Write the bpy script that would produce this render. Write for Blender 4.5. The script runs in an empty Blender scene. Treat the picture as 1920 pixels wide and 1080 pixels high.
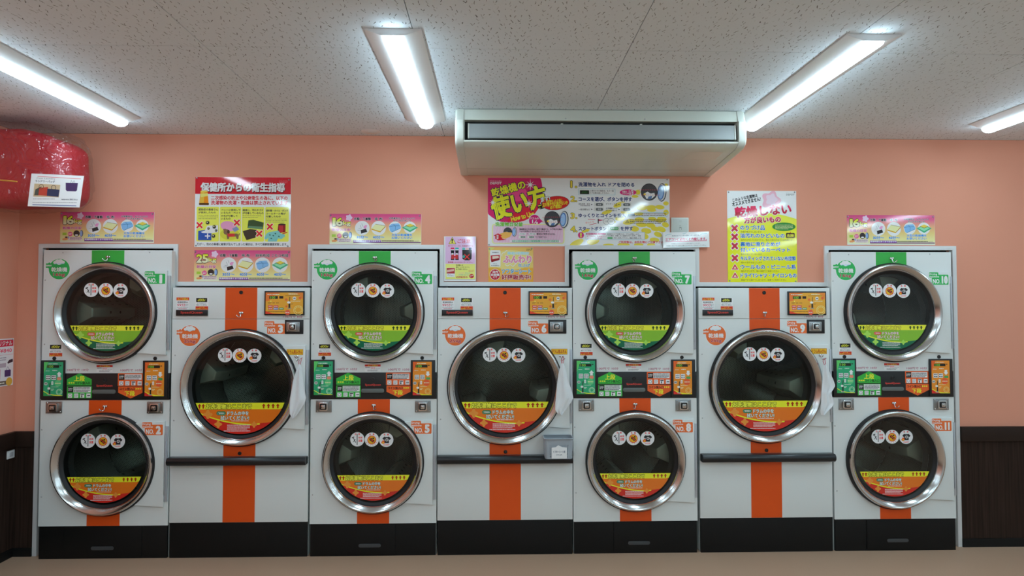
import bpy, bmesh, math, random
from mathutils import Vector, Matrix, Euler
import numpy as np

S = bpy.context.scene
COL = S.collection
R = math.radians

# ------------------------------------------------------------------ camera
FPX = 1190.0
CAM = Vector((0.0, -4.145, 1.574))
YAW, PITCH = R(1.5), R(1.7)
cam = bpy.data.cameras.new('camera')
cam.sensor_width = 36.0
cam.lens = FPX / 1920 * 36.0
cam.clip_start = 0.05
co = bpy.data.objects.new('camera', cam)
COL.objects.link(co)
co.location = CAM
co.rotation_euler = Euler((R(90) + PITCH, 0, -YAW), 'XYZ')
S.camera = co
CR = co.rotation_euler.to_matrix()

# ------------------------------------------------------------------ world, exposure
w = bpy.data.worlds.new('world')
S.world = w
w.use_nodes = True
w.node_tree.nodes['Background'].inputs[0].default_value = (0, 0, 0, 1)
w.node_tree.nodes['Background'].inputs[1].default_value = 0.0
S.view_settings.view_transform = 'Standard'
S.view_settings.look = 'None'
S.view_settings.gamma = 1
S.view_settings.use_curve_mapping = False
S.view_settings.exposure = 0.0
LAMP = 23.0             # strength of the ceiling fixtures' diffusers
try:
    S.cycles.use_denoising = True
    S.cycles.sample_clamp_indirect = 6.0
    S.cycles.max_bounces = 10
    S.cycles.transparent_max_bounces = 16
except Exception:
    pass

ZC = CAM.z + 1.12      # ceiling height
YF = -0.065            # front plane of the dryers; the partition wall is Y = 0


def at(px, py, Y):
    """point on the plane Y=const that the photograph shows at a pixel (layout measuring)"""
    d = CR @ Vector(((px - 960) / FPX, -(py - 540) / FPX, -1))
    t = (Y - CAM.y) / d.y
    return CAM + d * t


# ------------------------------------------------------------------ colours and materials
def s2l(v):
    v /= 255.0
    return v / 12.92 if v <= 0.04045 else ((v + 0.055) / 1.055) ** 2.4


KLIT = (0.61, 0.69, 0.73)   # how bright a white sheet shows under the room's cool lamps


def C(h):
    """hex colour as the photograph shows it -> reflectance"""
    r, g, b = int(h[0:2], 16), int(h[2:4], 16), int(h[4:6], 16)
    return tuple(min(0.88, s2l(v) / k) for v, k in zip((r, g, b), KLIT))


MATS = {}


def nodes(m):
    m.use_nodes = True
    nt = m.node_tree
    return nt, nt.nodes['Principled BSDF']


def mat(name, col, rough=0.5, metal=0.0, spec=0.5, coat=0.0):
    if name in MATS:
        return MATS[name]
    m = bpy.data.materials.new(name)
    nt, b = nodes(m)
    if isinstance(col, str):
        col = C(col)
    b.inputs['Base Color'].default_value = (*col, 1)
    b.inputs['Roughness'].default_value = rough
    b.inputs['Metallic'].default_value = metal
    b.inputs['Specular IOR Level'].default_value = spec
    b.inputs['Coat Weight'].default_value = coat
    MATS[name] = m
    return m


def bumpy(m, scale, strength, dist=0.001, detail=4, stretch=(1, 1, 1), colvar=0.0):
    nt, b = nodes(m)
    tc = nt.nodes.new('ShaderNodeTexCoord')
    mp = nt.nodes.new('ShaderNodeMapping')
    mp.inputs['Scale'].default_value = stretch
    n = nt.nodes.new('ShaderNodeTexNoise')
    n.inputs['Scale'].default_value = scale
    n.inputs['Detail'].default_value = detail
    bp = nt.nodes.new('ShaderNodeBump')
    bp.inputs['Strength'].default_value = strength
    bp.inputs['Distance'].default_value = dist
    L = nt.links.new
    L(tc.outputs['Object'], mp.inputs[0])
    L(mp.outputs[0], n.inputs['Vector'])
    L(n.outputs['Fac'], bp.inputs['Height'])
    L(bp.outputs[0], b.inputs['Normal'])
    if colvar:
        c = b.inputs['Base Color'].default_value[:3]
        mx = nt.nodes.new('ShaderNodeMix')
        mx.data_type = 'RGBA'
        mx.inputs['A'].default_value = (*[v * (1 - colvar) for v in c], 1)
        mx.inputs['B'].default_value = (*[min(1, v * (1 + colvar)) for v in c], 1)
        L(n.outputs['Fac'], mx.inputs['Factor'])
        L(mx.outputs['Result'], b.inputs['Base Color'])
    return m


WHITE = bumpy(mat('white_enamel', (0.785, 0.815, 0.80), 0.32), 900, 0.05, 0.0004)
TRIMW = mat('white_trim', (0.72, 0.72, 0.72), 0.4)
GREEN = mat('green_enamel', 'FFFFFF', 0.35)
GREEN.node_tree.nodes['Principled BSDF'].inputs['Base Color'].default_value = (0.035, 0.42, 0.055, 1)
ORANGE = mat('orange_enamel', (0.80, 0.088, 0.006), 0.40, spec=0.4)
BLACK = mat('black_plastic', (0.012, 0.012, 0.013), 0.35)
KICK = mat('black_base_enamel', (0.006, 0.006, 0.006), 0.5, spec=0.25)
RUBBER = mat('black_rubber', (0.008, 0.008, 0.009), 0.55)
CHROME = mat('polished_steel', (0.62, 0.61, 0.60), 0.20, 1.0)
STEEL = mat('zinc_steel', (0.55, 0.56, 0.57), 0.33, 1.0)
HINGE = mat('grey_aluminium', (0.50, 0.53, 0.57), 0.42, 0.4)
DARK = mat('dark_interior', (0.02, 0.02, 0.021), 0.6)
PAPER = mat('white_paper', (0.80, 0.82, 0.83), 0.5)
WALL = bumpy(mat('salmon_wallpaper', (0.78, 0.335, 0.225), 0.75, spec=0.25), 260, 0.25, 0.001, 3, colvar=0.03)
SOLIDBLACK = mat('print_black_plate', (0.012, 0.012, 0.012), 0.4)


def print_mat(name, rough, coat):
    m = mat(name, (0.5, 0.5, 0.5), rough, coat=coat)
    nt, b = nodes(m)
    a = nt.nodes.new('ShaderNodeVertexColor')
    a.layer_name = 'ink'
    nt.links.new(a.outputs['Color'], b.inputs['Base Color'])
    return m


PRINT = print_mat('printed_glossy_sheet', 0.06, 0.0)
PRINTM = print_mat('printed_matte_sheet', 0.42, 0.0)


def wood_mat():
    m = mat('dark_brown_wood', (0.05, 0.03, 0.02), 0.65, spec=0.12)
    nt, b = nodes(m)
    L = nt.links.new
    tc = nt.nodes.new('ShaderNodeTexCoord')
    mp = nt.nodes.new('ShaderNodeMapping')
    mp.inputs['Scale'].default_value = (45, 45, 1.2)
    n = nt.nodes.new('ShaderNodeTexNoise')
    n.inputs['Scale'].default_value = 2.0
    n.inputs['Detail'].default_value = 6
    cr = nt.nodes.new('ShaderNodeValToRGB')
    cr.color_ramp.elements[0].position = 0.3
    cr.color_ramp.elements[0].color = (0.018, 0.010, 0.007, 1)
    cr.color_ramp.elements[1].position = 0.75
    cr.color_ramp.elements[1].color = (0.045, 0.025, 0.018, 1)
    L(tc.outputs['Object'], mp.inputs[0])
    L(mp.outputs[0], n.inputs['Vector'])
    L(n.outputs['Fac'], cr.inputs[0])
    L(cr.outputs[0], b.inputs['Base Color'])
    return m


WOOD = wood_mat()
WOODCAP = mat('dark_brown_cap', (0.026, 0.014, 0.010), 0.5, spec=0.2)


def board_mat():
    """mineral-fibre ceiling board: short dark worm marks on off-white"""
    m = mat('ceiling_board', (0.66, 0.66, 0.66), 0.85, spec=0.2)
    nt, b = nodes(m)
    L = nt.links.new
    N = nt.nodes.new
    geo = N('ShaderNodeNewGeometry')
    nz = N('ShaderNodeTexNoise')
    nz.inputs['Scale'].default_value = 70
    nz.inputs['Detail'].default_value = 1
    sub = N('ShaderNodeVectorMath')
    sub.operation = 'SUBTRACT'
    sub.inputs[1].default_value = (0.5, 0.5, 0.5)
    scl = N('ShaderNodeVectorMath')
    scl.operation = 'SCALE'
    scl.inputs['Scale'].default_value = 0.010
    add = N('ShaderNodeVectorMath')
    L(geo.outputs['Position'], nz.inputs['Vector'])
    L(nz.outputs['Color'], sub.inputs[0])
    L(sub.outputs[0], scl.inputs[0])
    L(geo.outputs['Position'], add.inputs[0])
    L(scl.outputs[0], add.inputs[1])
    sq = N('ShaderNodeVectorMath')
    sq.operation = 'MULTIPLY'
    sq.inputs[1].default_value = (1, 0.62, 1)
    L(add.outputs[0], sq.inputs[0])
    vo = N('ShaderNodeTexVoronoi')
    vo.voronoi_dimensions = '2D'
    vo.inputs['Scale'].default_value = 44
    L(sq.outputs[0], vo.inputs['Vector'])
    df0 = N('ShaderNodeVectorMath')
    df0.operation = 'SUBTRACT'
    L(sq.outputs[0], df0.inputs[0])
    L(vo.outputs['Position'], df0.inputs[1])
    df = N('ShaderNodeVectorMath')
    df.operation = 'MULTIPLY'
    df.inputs[1].default_value = (1, 1 / 0.62, 1)
    L(df0.outputs[0], df.inputs[0])
    ang = N('ShaderNodeSeparateColor')
    L(vo.outputs['Color'], ang.inputs[0])
    ma = N('ShaderNodeMath')
    ma.operation = 'MULTIPLY_ADD'
    ma.inputs[1].default_value = 1.1
    ma.inputs[2].default_value = -0.55
    L(ang.outputs[0], ma.inputs[0])
    ro = N('ShaderNodeVectorRotate')
    ro.rotation_type = 'Z_AXIS'
    L(df.outputs[0], ro.inputs['Vector'])
    L(ma.outputs[0], ro.inputs['Angle'])
    sp = N('ShaderNodeSeparateXYZ')
    L(ro.outputs[0], sp.inputs[0])

    def absless(sock, lim, rnd=None):
        a = N('ShaderNodeMath')
        a.operation = 'ABSOLUTE'
        L(sock, a.inputs[0])
        l = N('ShaderNodeMath')
        l.operation = 'LESS_THAN'
        L(a.outputs[0], l.inputs[0])
        l.inputs[1].default_value = lim
        if rnd is not None:
            q = N('ShaderNodeMath')
            q.operation = 'MULTIPLY'
            q.inputs[1].default_value = lim * 2
            L(rnd, q.inputs[0])
            L(q.outputs[0], l.inputs[1])
        return l.outputs[0]
    a = absless(sp.outputs[0], 0.00135)
    c = absless(sp.outputs[1], 0.0062, ang.outputs[1])
    mu = N('ShaderNodeMath')
    mu.operation = 'MULTIPLY'
    L(a, mu.inputs[0])
    L(c, mu.inputs[1])
    mx = N('ShaderNodeMix')
    mx.data_type = 'RGBA'
    mx.inputs['A'].default_value = (0.78, 0.845, 0.90, 1)
    mx.inputs['B'].default_value = (0.07, 0.07, 0.07, 1)
    st = N('ShaderNodeMath')
    st.operation = 'MULTIPLY_ADD'
    st.inputs[1].default_value = 0.75
    st.inputs[2].default_value = 0.25
    L(ang.outputs[2], st.inputs[0])
    m2 = N('ShaderNodeMath')
    m2.operation = 'MULTIPLY'
    L(mu.outputs[0], m2.inputs[0])
    L(st.outputs[0], m2.inputs[1])
    L(m2.outputs[0], mx.inputs['Factor'])
    L(mx.outputs['Result'], b.inputs['Base Color'])
    return m


BOARD = board_mat()


def floor_mat():
    m = mat('beige_vinyl_floor', (0.50, 0.32, 0.215), 0.45, spec=0.35)
    return bumpy(m, 320, 0.06, 0.0006, 5, colvar=0.22)


FLOOR = floor_mat()


def perf_mat(name, radial):
    """perforated drum steel: rows of dark round holes"""
    m = mat(name, (0.40, 0.40, 0.37), 0.26, 0.85)
    nt, b = nodes(m)
    L = nt.links.new
    N = nt.nodes.new
    tc = N('ShaderNodeTexCoord')
    sp = N('ShaderNodeSeparateXYZ')
    L(tc.outputs['Object'], sp.inputs[0])

    def M(op, a, bb=None, cc=None):
        n = N('ShaderNodeMath')
        n.operation = op
        for i, v in enumerate((a, bb, cc)):
            if v is None:
                continue
            if isinstance(v, (int, float)):
                n.inputs[i].default_value = v
            else:
                L(v, n.inputs[i])
        return n.outputs[0]
    if radial:
        u = M('MULTIPLY', M('ARCTAN2', sp.outputs[0], sp.outputs[2]), 0.38 / 0.0125)
        v = M('MULTIPLY', sp.outputs[1], 1 / 0.0108)
    else:
        u = M('MULTIPLY', sp.outputs[0], 1 / 0.0125)
        v = M('MULTIPLY', sp.outputs[2], 1 / 0.0108)
    row = M('FLOOR', v)
    u2 = M('ADD', u, M('MULTIPLY', M('MODULO', row, 2.0), 0.5))
    du = M('SUBTRACT', M('FRACT', u2), 0.5)
    dv = M('SUBTRACT', M('FRACT', v), 0.5)
    d = M('ADD', M('MULTIPLY', du, du), M('MULTIPLY', dv, dv))
    hole = M('LESS_THAN', d, 0.075)
    mx = N('ShaderNodeMix')
    mx.data_type = 'RGBA'
    mx.inputs['A'].default_value = (0.40, 0.40, 0.37, 1)
    mx.inputs['B'].default_value = (0.006, 0.006, 0.006, 1)
    L(hole, mx.inputs['Factor'])
    L(mx.outputs['Result'], b.inputs['Base Color'])
    return m


PERF = perf_mat('perforated_drum_steel', True)
PERFB = perf_mat('perforated_end_steel', False)
LIFT = mat('drum_lifter_steel', (0.52, 0.53, 0.46), 0.42, 0.45)


def glass_mat(name, tint, rough, ior=1.45, bump=None, extra=0.0):
    m = bpy.data.materials.new(name)
    m.use_nodes = True
    nt = m.node_tree
    for n in list(nt.nodes):
        if n.type != 'OUTPUT_MATERIAL':
            nt.nodes.remove(n)
    out = [n for n in nt.nodes if n.type == 'OUTPUT_MATERIAL'][0]
    N = nt.nodes.new
    L = nt.links.new
    t = N('ShaderNodeBsdfTransparent')
    t.inputs[0].default_value = (*tint, 1)
    g = N('ShaderNodeBsdfGlossy')
    g.inputs['Roughness'].default_value = rough
    fr = N('ShaderNodeFresnel')
    fr.inputs['IOR'].default_value = ior
    mx = N('ShaderNodeMixShader')
    if extra:
        a = N('ShaderNodeMath')
        a.inputs[1].default_value = extra
        L(fr.outputs[0], a.inputs[0])
        L(a.outputs[0], mx.inputs[0])
    else:
        L(fr.outputs[0], mx.inputs[0])
    L(t.outputs[0], mx.inputs[1])
    L(g.outputs[0], mx.inputs[2])
    L(mx.outputs[0], out.inputs['Surface'])
    if bump:
        tc = N('ShaderNodeTexCoord')
        n = N('ShaderNodeTexNoise')
        n.inputs['Scale'].default_value = bump[0]
        n.inputs['Detail'].default_value = 2
        n.inputs['Distortion'].default_value = 1.5
        bp = N('ShaderNodeBump')
        bp.inputs['Strength'].default_value = bump[1]
        bp.inputs['Distance'].default_value = bump[2]
        L(tc.outputs['Object'], n.inputs['Vector'])
        L(n.outputs['Fac'], bp.inputs['Height'])
        L(bp.outputs[0], g.inputs['Normal'])
    return m


GLASS = glass_mat('tinted_door_glass', (0.56, 0.63, 0.59), 0.01)
WRAP = glass_mat('clear_plastic_wrap', (0.97, 0.965, 0.97), 0.14, 1.01, (10, 1.0, 0.05), 0.09)
for _n in WRAP.node_tree.nodes:
    if _n.type == 'FRESNEL':
        WRAP.node_tree.links.remove(_n.outputs[0].links[0])
    if _n.type == 'MATH':
        _n.inputs[0].default_value = 0.0


def emit_mat(name, col, strength):
    m = bpy.data.materials.new(name)
    nt, b = nodes(m)
    b.inputs['Base Color'].default_value = (0.8, 0.8, 0.8, 1)
    b.inputs['Emission Color'].default_value = (*col, 1)
    b.inputs['Emission Strength'].default_value = strength
    return m


LENS = emit_mat('lit_led_diffuser', (0.72, 1.0, 1.15), LAMP)


# ------------------------------------------------------------------ mesh helpers
class MB:
    def __init__(s):
        s.v, s.f = [], []

    def add(s, vs, fs):
        o = len(s.v)
        s.v += [tuple(p) for p in vs]
        s.f += [tuple(i + o for i in f) for f in fs]
        return s

    def box(s, x0, x1, y0, y1, z0, z1):
        vs = [(x, y, z) for z in (z0, z1) for y in (y0, y1) for x in (x0, x1)]
        return s.add(vs, [(0, 2, 3, 1), (4, 5, 7, 6), (0, 1, 5, 4), (2, 6, 7, 3), (0, 4, 6, 2), (1, 3, 7, 5)])

    def prism(s, pts, y0, y1):
        """outline in x,z (counter-clockwise seen from -Y) swept from y0 (front) to y1"""
        n = len(pts)
        vs = [(p[0], y0, p[1]) for p in pts] + [(p[0], y1, p[1]) for p in pts]
        fs = [tuple(range(n)), tuple(range(2 * n - 1, n - 1, -1))]
        fs += [(i, i + n, (i + 1) % n + n, (i + 1) % n) for i in range(n)]
        return s.add(vs, fs)

    def lathe(s, prof, seg=64, cx=0, cz=0):
        """profile of (radius, y) turned about the Y axis through (cx, cz)"""
        vs, fs = [], []
        m = len(prof)
        for i in range(seg):
            a = 2 * math.pi * i / seg
            for r, y in prof:
                vs.append((cx + r * math.sin(a), y, cz + r * math.cos(a)))
        for i in range(seg):
            j = (i + 1) % seg
            for k in range(m - 1):
                fs.append((i * m + k, i * m + k + 1, j * m + k + 1, j * m + k))
        return s.add(vs, fs)

    def tube(s, pts, r, seg=8):
        pts = [Vector(p) for p in pts]
        n = len(pts)
        vs, fs = [], []
        up = Vector((0.3, 0.2, 0.9))
        for i, p in enumerate(pts):
            t = (pts[min(i + 1, n - 1)] - pts[max(i - 1, 0)]).normalized()
            a = t.cross(up)
            if a.length < 1e-4:
                a = t.cross(Vector((1, 0, 0)))
            a.normalize()
            b = t.cross(a)
            for k in range(seg):
                q = 2 * math.pi * k / seg
                vs.append(p + a * (r * math.cos(q)) + b * (r * math.sin(q)))
        for i in range(n - 1):
            for k in range(seg):
                k2 = (k + 1) % seg
                fs.append((i * seg + k, i * seg + k2, (i + 1) * seg + k2, (i + 1) * seg + k))
        fs.append(tuple(range(seg - 1, -1, -1)))
        fs.append(tuple(range((n - 1) * seg, n * seg)))
        return s.add(vs, fs)

    def mesh(s, name, m, smooth=False, bevel=0.0):
        me = bpy.data.meshes.new(name)
        me.from_pydata(s.v, [], s.f)
        me.validate()
        bm = bmesh.new()
        bm.from_mesh(me)
        bmesh.ops.recalc_face_normals(bm, faces=bm.faces)
        if bevel:
            ed = [e for e in bm.edges if len(e.link_faces) == 2 and e.calc_face_angle(0) > 0.6]
            bmesh.ops.bevel(bm, geom=ed, offset=bevel, segments=2, profile=0.6, affect='EDGES', clamp_overlap=True)
        bm.to_mesh(me)
        bm.free()
        me.materials.append(m)
        if smooth or bevel:
            me.polygons.foreach_set('use_smooth', [True] * len(me.polygons))
            me.set_sharp_from_angle(angle=R(38))
        me.update()
        return me


def link(name, me, parent=None, loc=None):
    o = bpy.data.objects.new(name, me)
    COL.objects.link(o)
    if parent is not None:
        o.parent = parent
    if loc is not None:
        o.location = loc
    return o


def thing(name, label, cat, loc=(0, 0, 0), group=None, rot=None):
    o = bpy.data.objects.new(name, None)
    COL.objects.link(o)
    o.empty_display_size = 0.1
    o.location = loc
    if rot:
        o.rotation_euler = rot
    o['label'] = label
    o['category'] = cat
    if group:
        o['group'] = group
    return o


def tag(o, label, cat, group=None):
    o['label'] = label
    o['category'] = cat
    if group:
        o['group'] = group
    return o


def struct(name, me, label=None, parent=None):
    o = link(name, me, parent)
    if parent is None:
        o['kind'] = 'structure'
        if label:
            o['label'] = label
    return o


CACHE = {}


def cached(key, fn):
    if key not in CACHE:
        CACHE[key] = fn()
    return CACHE[key]


def rrect(x0, z0, x1, z1, r, n=4):
    pts = []
    for cx, cz, a0 in ((x1 - r, z0 + r, -90), (x1 - r, z1 - r, 0), (x0 + r, z1 - r, 90), (x0 + r, z0 + r, 180)):
        for k in range(n + 1):
            a = R(a0 + 90 * k / n)
            pts.append((cx + r * math.cos(a), cz + r * math.sin(a)))
    return pts


def hole_panel(x0, x1, z0, z1, cx, cz, r, y0, y1, seg=64):
    """flat panel with a round hole, front face at y0, hole rim back to y1"""
    angs = [2 * math.pi * i / seg for i in range(seg)]
    for X in (x0, x1):
        for Z in (z0, z1):
            angs.append(math.atan2(Z - cz, X - cx) % (2 * math.pi))
    angs = sorted(set(round(a, 5) for a in angs))
    n = len(angs)
    inner, outer = [], []
    for a in angs:
        c, s_ = math.cos(a), math.sin(a)
        t = 1e9
        if c > 1e-6:
            t = min(t, (x1 - cx) / c)
        if c < -1e-6:
            t = min(t, (x0 - cx) / c)
        if s_ > 1e-6:
            t = min(t, (z1 - cz) / s_)
        if s_ < -1e-6:
            t = min(t, (z0 - cz) / s_)
        outer.append((cx + c * t, cz + s_ * t))
        inner.append((cx + c * r, cz + s_ * r))
    vs = [(p[0], y0, p[1]) for p in outer] + [(p[0], y0, p[1]) for p in inner]
    vs += [(p[0], y1, p[1]) for p in inner] + [(p[0], y0 + 0.02, p[1]) for p in outer]
    fs = []
    for i in range(n):
        j = (i + 1) % n
        fs += [(i, j, n + j, n + i), (n + i, n + j, 2 * n + j, 2 * n + i), (i, 3 * n + i, 3 * n + j, j)]
    return MB().add(vs, fs)


# ------------------------------------------------------------------ flat print: coloured shapes and lettering
TXT = {}


def glyphs(s, off):
    key = (s, off)
    if key not in TXT:
        c = bpy.data.curves.new('lettering', 'FONT')
        c.body = s
        c.offset = off
        c.resolution_u = 2
        o = bpy.data.objects.new('lettering', c)
        m = o.to_mesh()
        v = np.zeros(len(m.vertices) * 3)
        m.vertices.foreach_get('co', v)
        f = [tuple(p.vertices) for p in m.polygons]
        o.to_mesh_clear()
        bpy.data.objects.remove(o)
        bpy.data.curves.remove(c)
        TXT[key] = (v.reshape(-1, 3)[:, :2], f)
    return TXT[key]


class Print:
    """flat print drawn in crop pixels (ox, oy, zoom) of a plane; frame maps photo pixels to (x, z)"""
    STEP = 0.00012

    def __init__(s, frame, ox=0, oy=0, zoom=1.0, mirror=False):
        s.fr, s.ox, s.oy, s.zm = frame, ox, oy, zoom
        s.v, s.f, s.c, s.bb = [], [], [], []
        s.rng = random.Random(5)

    def put(s, pts, faces, col, layer=None, lift=None):
        xs = [p[0] for p in pts]
        ys = [p[1] for p in pts]
        b = (min(xs), min(ys), max(xs), max(ys))
        if layer is None:
            layer = 0
            for q, l in s.bb:
                if b[0] < q[2] and b[2] > q[0] and b[1] < q[3] and b[3] > q[1]:
                    layer = max(layer, l + 1)
        s.bb.append((b, layer))
        o = len(s.v)
        for i, p in enumerate(pts):
            x, z = s.fr(s.ox + p[0] / s.zm, s.oy + p[1] / s.zm)
            s.v.append((x, -layer * s.STEP - (lift[i] if lift else 0.0), z))
        if isinstance(col, str):
            cc = C(col)
            s.c += [(*cc, 1)] * len(pts)
        else:
            s.c += [(*C(q), 1) for q in col]
        s.f += [tuple(i + o for i in f) for f in faces]
        return layer

    def poly(s, pts, col):
        return s.put(pts, [tuple(range(len(pts)))], col)

    def rect(s, x0, y0, x1, y1, col, r=0):
        if r:
            return s.poly(rrect(x0, y0, x1, y1, r), col)
        return s.poly([(x0, y0), (x1, y0), (x1, y1), (x0, y1)], col)

    def grad(s, x0, y0, x1, y1, stops):
        """vertical blend of inks: stops [(y, colour)...]"""
        pts, cs, fs = [], [], []
        for y, c in stops:
            pts += [(x0, y), (x1, y)]
            cs += [c, c]
        for i in range(len(stops) - 1):
            fs.append((2 * i, 2 * i + 1, 2 * i + 3, 2 * i + 2))
        return s.put(pts, fs, cs)

    def ell(s, cx, cy, rx, ry, col, rot=0, n=20):
        a = R(rot)
        pts = []
        for i in range(n):
            t = 2 * math.pi * i / n
            x, y = rx * math.cos(t), ry * math.sin(t)
            pts.append((cx + x * math.cos(a) - y * math.sin(a), cy + x * math.sin(a) + y * math.cos(a)))
        return s.poly(pts, col)

    def ring(s, cx, cy, r0, r1, col, n=28):
        pts = []
        for i in range(n):
            t = 2 * math.pi * i / n
            for r in (r0, r1):
                pts.append((cx + r * math.cos(t), cy + r * math.sin(t)))
        return s.put(pts, [(2 * i, 2 * i + 1, (2 * i + 3) % (2 * n), (2 * i + 2) % (2 * n)) for i in range(n)], col)

    def line(s, pts, wd, col):
        L, Rr = [], []
        n = len(pts)
        for i in range(n):
            a, b = pts[max(0, i - 1)], pts[min(n - 1, i + 1)]
            dx, dy = b[0] - a[0], b[1] - a[1]
            l = math.hypot(dx, dy) or 1
            nx, ny = -dy / l * wd / 2, dx / l * wd / 2
            L.append((pts[i][0] + nx, pts[i][1] + ny))
            Rr.append((pts[i][0] - nx, pts[i][1] - ny))
        return s.put(L + Rr, [(i, i + 1, n + i + 1, n + i) for i in range(n - 1)], col)

    def frame(s, x0, y0, x1, y1, wd, col):
        s.put([(x0, y0), (x1, y0), (x1, y1), (x0, y1), (x0 + wd, y0 + wd), (x1 - wd, y0 + wd), (x1 - wd, y1 - wd), (x0 + wd, y1 - wd)],
              [(0, 1, 5, 4), (1, 2, 6, 5), (2, 3, 7, 6), (3, 0, 4, 7)], col)

    def cross(s, cx, cy, r, wd, col, rot=0):
        a = R(45 + rot)
        h = wd / 2
        base = [(-r, -h), (-h, -h), (-h, -r), (h, -r), (h, -h), (r, -h), (r, h), (h, h), (h, r), (-h, r), (-h, h), (-r, h)]
        s.poly([(cx + x * math.cos(a) - y * math.sin(a), cy + x * math.sin(a) + y * math.cos(a)) for x, y in base], col)

    def flower(s, cx, cy, r, col, n=5, depth=0.22, m=40, rot=0):
        s.poly([(cx + r * (1 - depth + depth * math.cos(n * (t * 2 * math.pi / m) + rot)) * math.cos(t * 2 * math.pi / m),
                 cy + r * (1 - depth + depth * math.cos(n * (t * 2 * math.pi / m) + rot)) * math.sin(t * 2 * math.pi / m)) for t in range(m)], col)

    def text(s, t, x0, y0, x1, y1, col, b=0.0, oc=None, ow=0.06, rot=0, shear=0, col2=None):
        base, _ = glyphs(t, 0.0)
        mn, mx = base.min(0), base.max(0)
        ex = np.maximum(mx - mn, 1e-6)
        cx, cy = (x0 + x1) / 2, (y0 + y1) / 2
        ca, sa = math.cos(R(rot)), math.sin(R(rot))

        def draw(off, c, c2=None):
            v, f = glyphs(t, 0.0)
            if off <= 0:
                sh = [(0, 0)]
            elif off < 0.045:
                sh = [(off, off), (-off, off), (off, -off), (-off, -off)]
            else:
                sh = [(off * math.cos(R(a)), off * math.sin(R(a))) for a in range(0, 360, 45)]
            # shift in em units of the box height, so that strokes swell evenly
            em = (y1 - y0) / max(ex[1], 0.3)
            pts, cs, fs, lf = [], [], [], []
            for n_, (ox, oy) in enumerate(sh):
                k = len(pts)
                for p in v:
                    u, q = (p[0] - mn[0]) / ex[0], (p[1] - mn[1]) / ex[1]
                    x, y = x0 + u * (x1 - x0) + ox * em, y1 - q * (y1 - y0) + oy * em
                    x -= shear * (y - cy)
                    dx, dy = x - cx, y - cy
                    pts.append((cx + dx * ca - dy * sa, cy + dx * sa + dy * ca))
                    cs.append(c if (c2 is None or q > 0.5) else c2)
                    lf.append(n_ * 0.000012)
                fs += [tuple(i + k for i in g) for g in f]
            s.put(pts, fs, c if c2 is None else cs, None, lf)
        if oc:
            draw(ow, oc)
        draw(b, col, col2)

    def greek(s, x0, y0, x1, y1, n, col, fill=0.55):
        """lines of print too small to read"""
        h = (y1 - y0) / n
        for i in range(n):
            x = x0
            ya, yb = y0 + h * (i + 0.5 - fill / 2), y0 + h * (i + 0.5 + fill / 2)
            end = x1 - (s.rng.random() * 0.25 * (x1 - x0) if i == n - 1 and n > 1 else 0)
            pts, fs = [], []
            while x < end:
                wd = h * s.rng.uniform(0.5, 0.95)
                k = len(pts)
                yo = s.rng.uniform(0, 0.12) * h
                pts += [(x, ya + yo), (min(x + wd, end), ya), (min(x + wd, end), yb), (x, yb - yo)]
                fs.append((k, k + 1, k + 2, k + 3))
                x += wd + h * s.rng.uniform(0.12, 0.3)
            if pts:
                s.put(pts, fs, col)

    def mesh(s, name, m=None):
        me = bpy.data.meshes.new(name)
        me.from_pydata(s.v, [], s.f)
        a = me.color_attributes.new('ink', 'FLOAT_COLOR', 'POINT')
        a.data.foreach_set('color', np.array(s.c, dtype=np.float32).ravel())
        me.materials.append(m or PRINTM)
        bm = bmesh.new()
        bm.from_mesh(me)
        flip = [f for f in bm.faces if f.normal.y > 0]
        if flip:
            bmesh.ops.reverse_faces(bm, faces=flip)
        bm.to_mesh(me)
        bm.free()
        return me


def plane_frame(px, py, Y, origin):
    """straight, unsheared sheet frame about a pixel of the wall"""
    c = at(px, py, Y)
    sx = (at(px + 40, py, Y).x - at(px - 40, py, Y).x) / 80
    sz = (at(px, py + 40, Y).z - at(px, py - 40, Y).z) / 80
    return lambda x, y: (c.x + (x - px) * sx - origin[0], c.z + (y - py) * sz - origin[2])


# ================================================================== THE ROOM
XL = at(29, 720, 0).x
XR = 6.4
YB = -9.6
XB = [at(px, 600, 0).x for px in (72, 333, 577, 832, 1059, 1311, 1546, 1793)]
ZH = at(700, 459, 0).z
ZLO = at(950, 529, 0).z

floor = struct('floor', MB().box(XL - 0.1, XR + 0.1, YB - 0.1, 1.2, -0.06, 0).mesh('floor', FLOOR), 'beige speckled vinyl floor')

notch = [(XB[0], 0), (XB[0], ZH), (XB[1], ZH), (XB[1], ZLO), (XB[2], ZLO), (XB[2], ZH), (XB[3], ZH), (XB[3], ZLO),
         (XB[4], ZLO), (XB[4], ZH), (XB[5], ZH), (XB[5], ZLO), (XB[6], ZLO), (XB[6], ZH), (XB[7], ZH), (XB[7], 0)]
struct('wall_back', MB().prism([(XL, 0)] + notch + [(XR, 0), (XR, ZC), (XL, ZC)], 0.0, 0.08).mesh('wall_back', WALL),
       'salmon pink wall cut out in steps around the dryers')
struct('wall_left', MB().box(XL - 0.1, XL, YB, 0.08, 0, ZC).mesh('wall_left', WALL), 'salmon pink side wall')
struct('wall_right', MB().box(XR, XR + 0.1, YB, 0.08, 0, ZC).mesh('wall_right', mat('off_white_wall', (0.76, 0.76, 0.75), 0.8)), 'off-white side wall')
struct('wall_front', MB().box(XL - 0.1, XR + 0.1, YB - 0.1, YB, 0, ZC).mesh('wall_front', mat('off_white_wall', (0.72, 0.73, 0.72), 0.8)), 'off-white wall behind the viewer')

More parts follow.
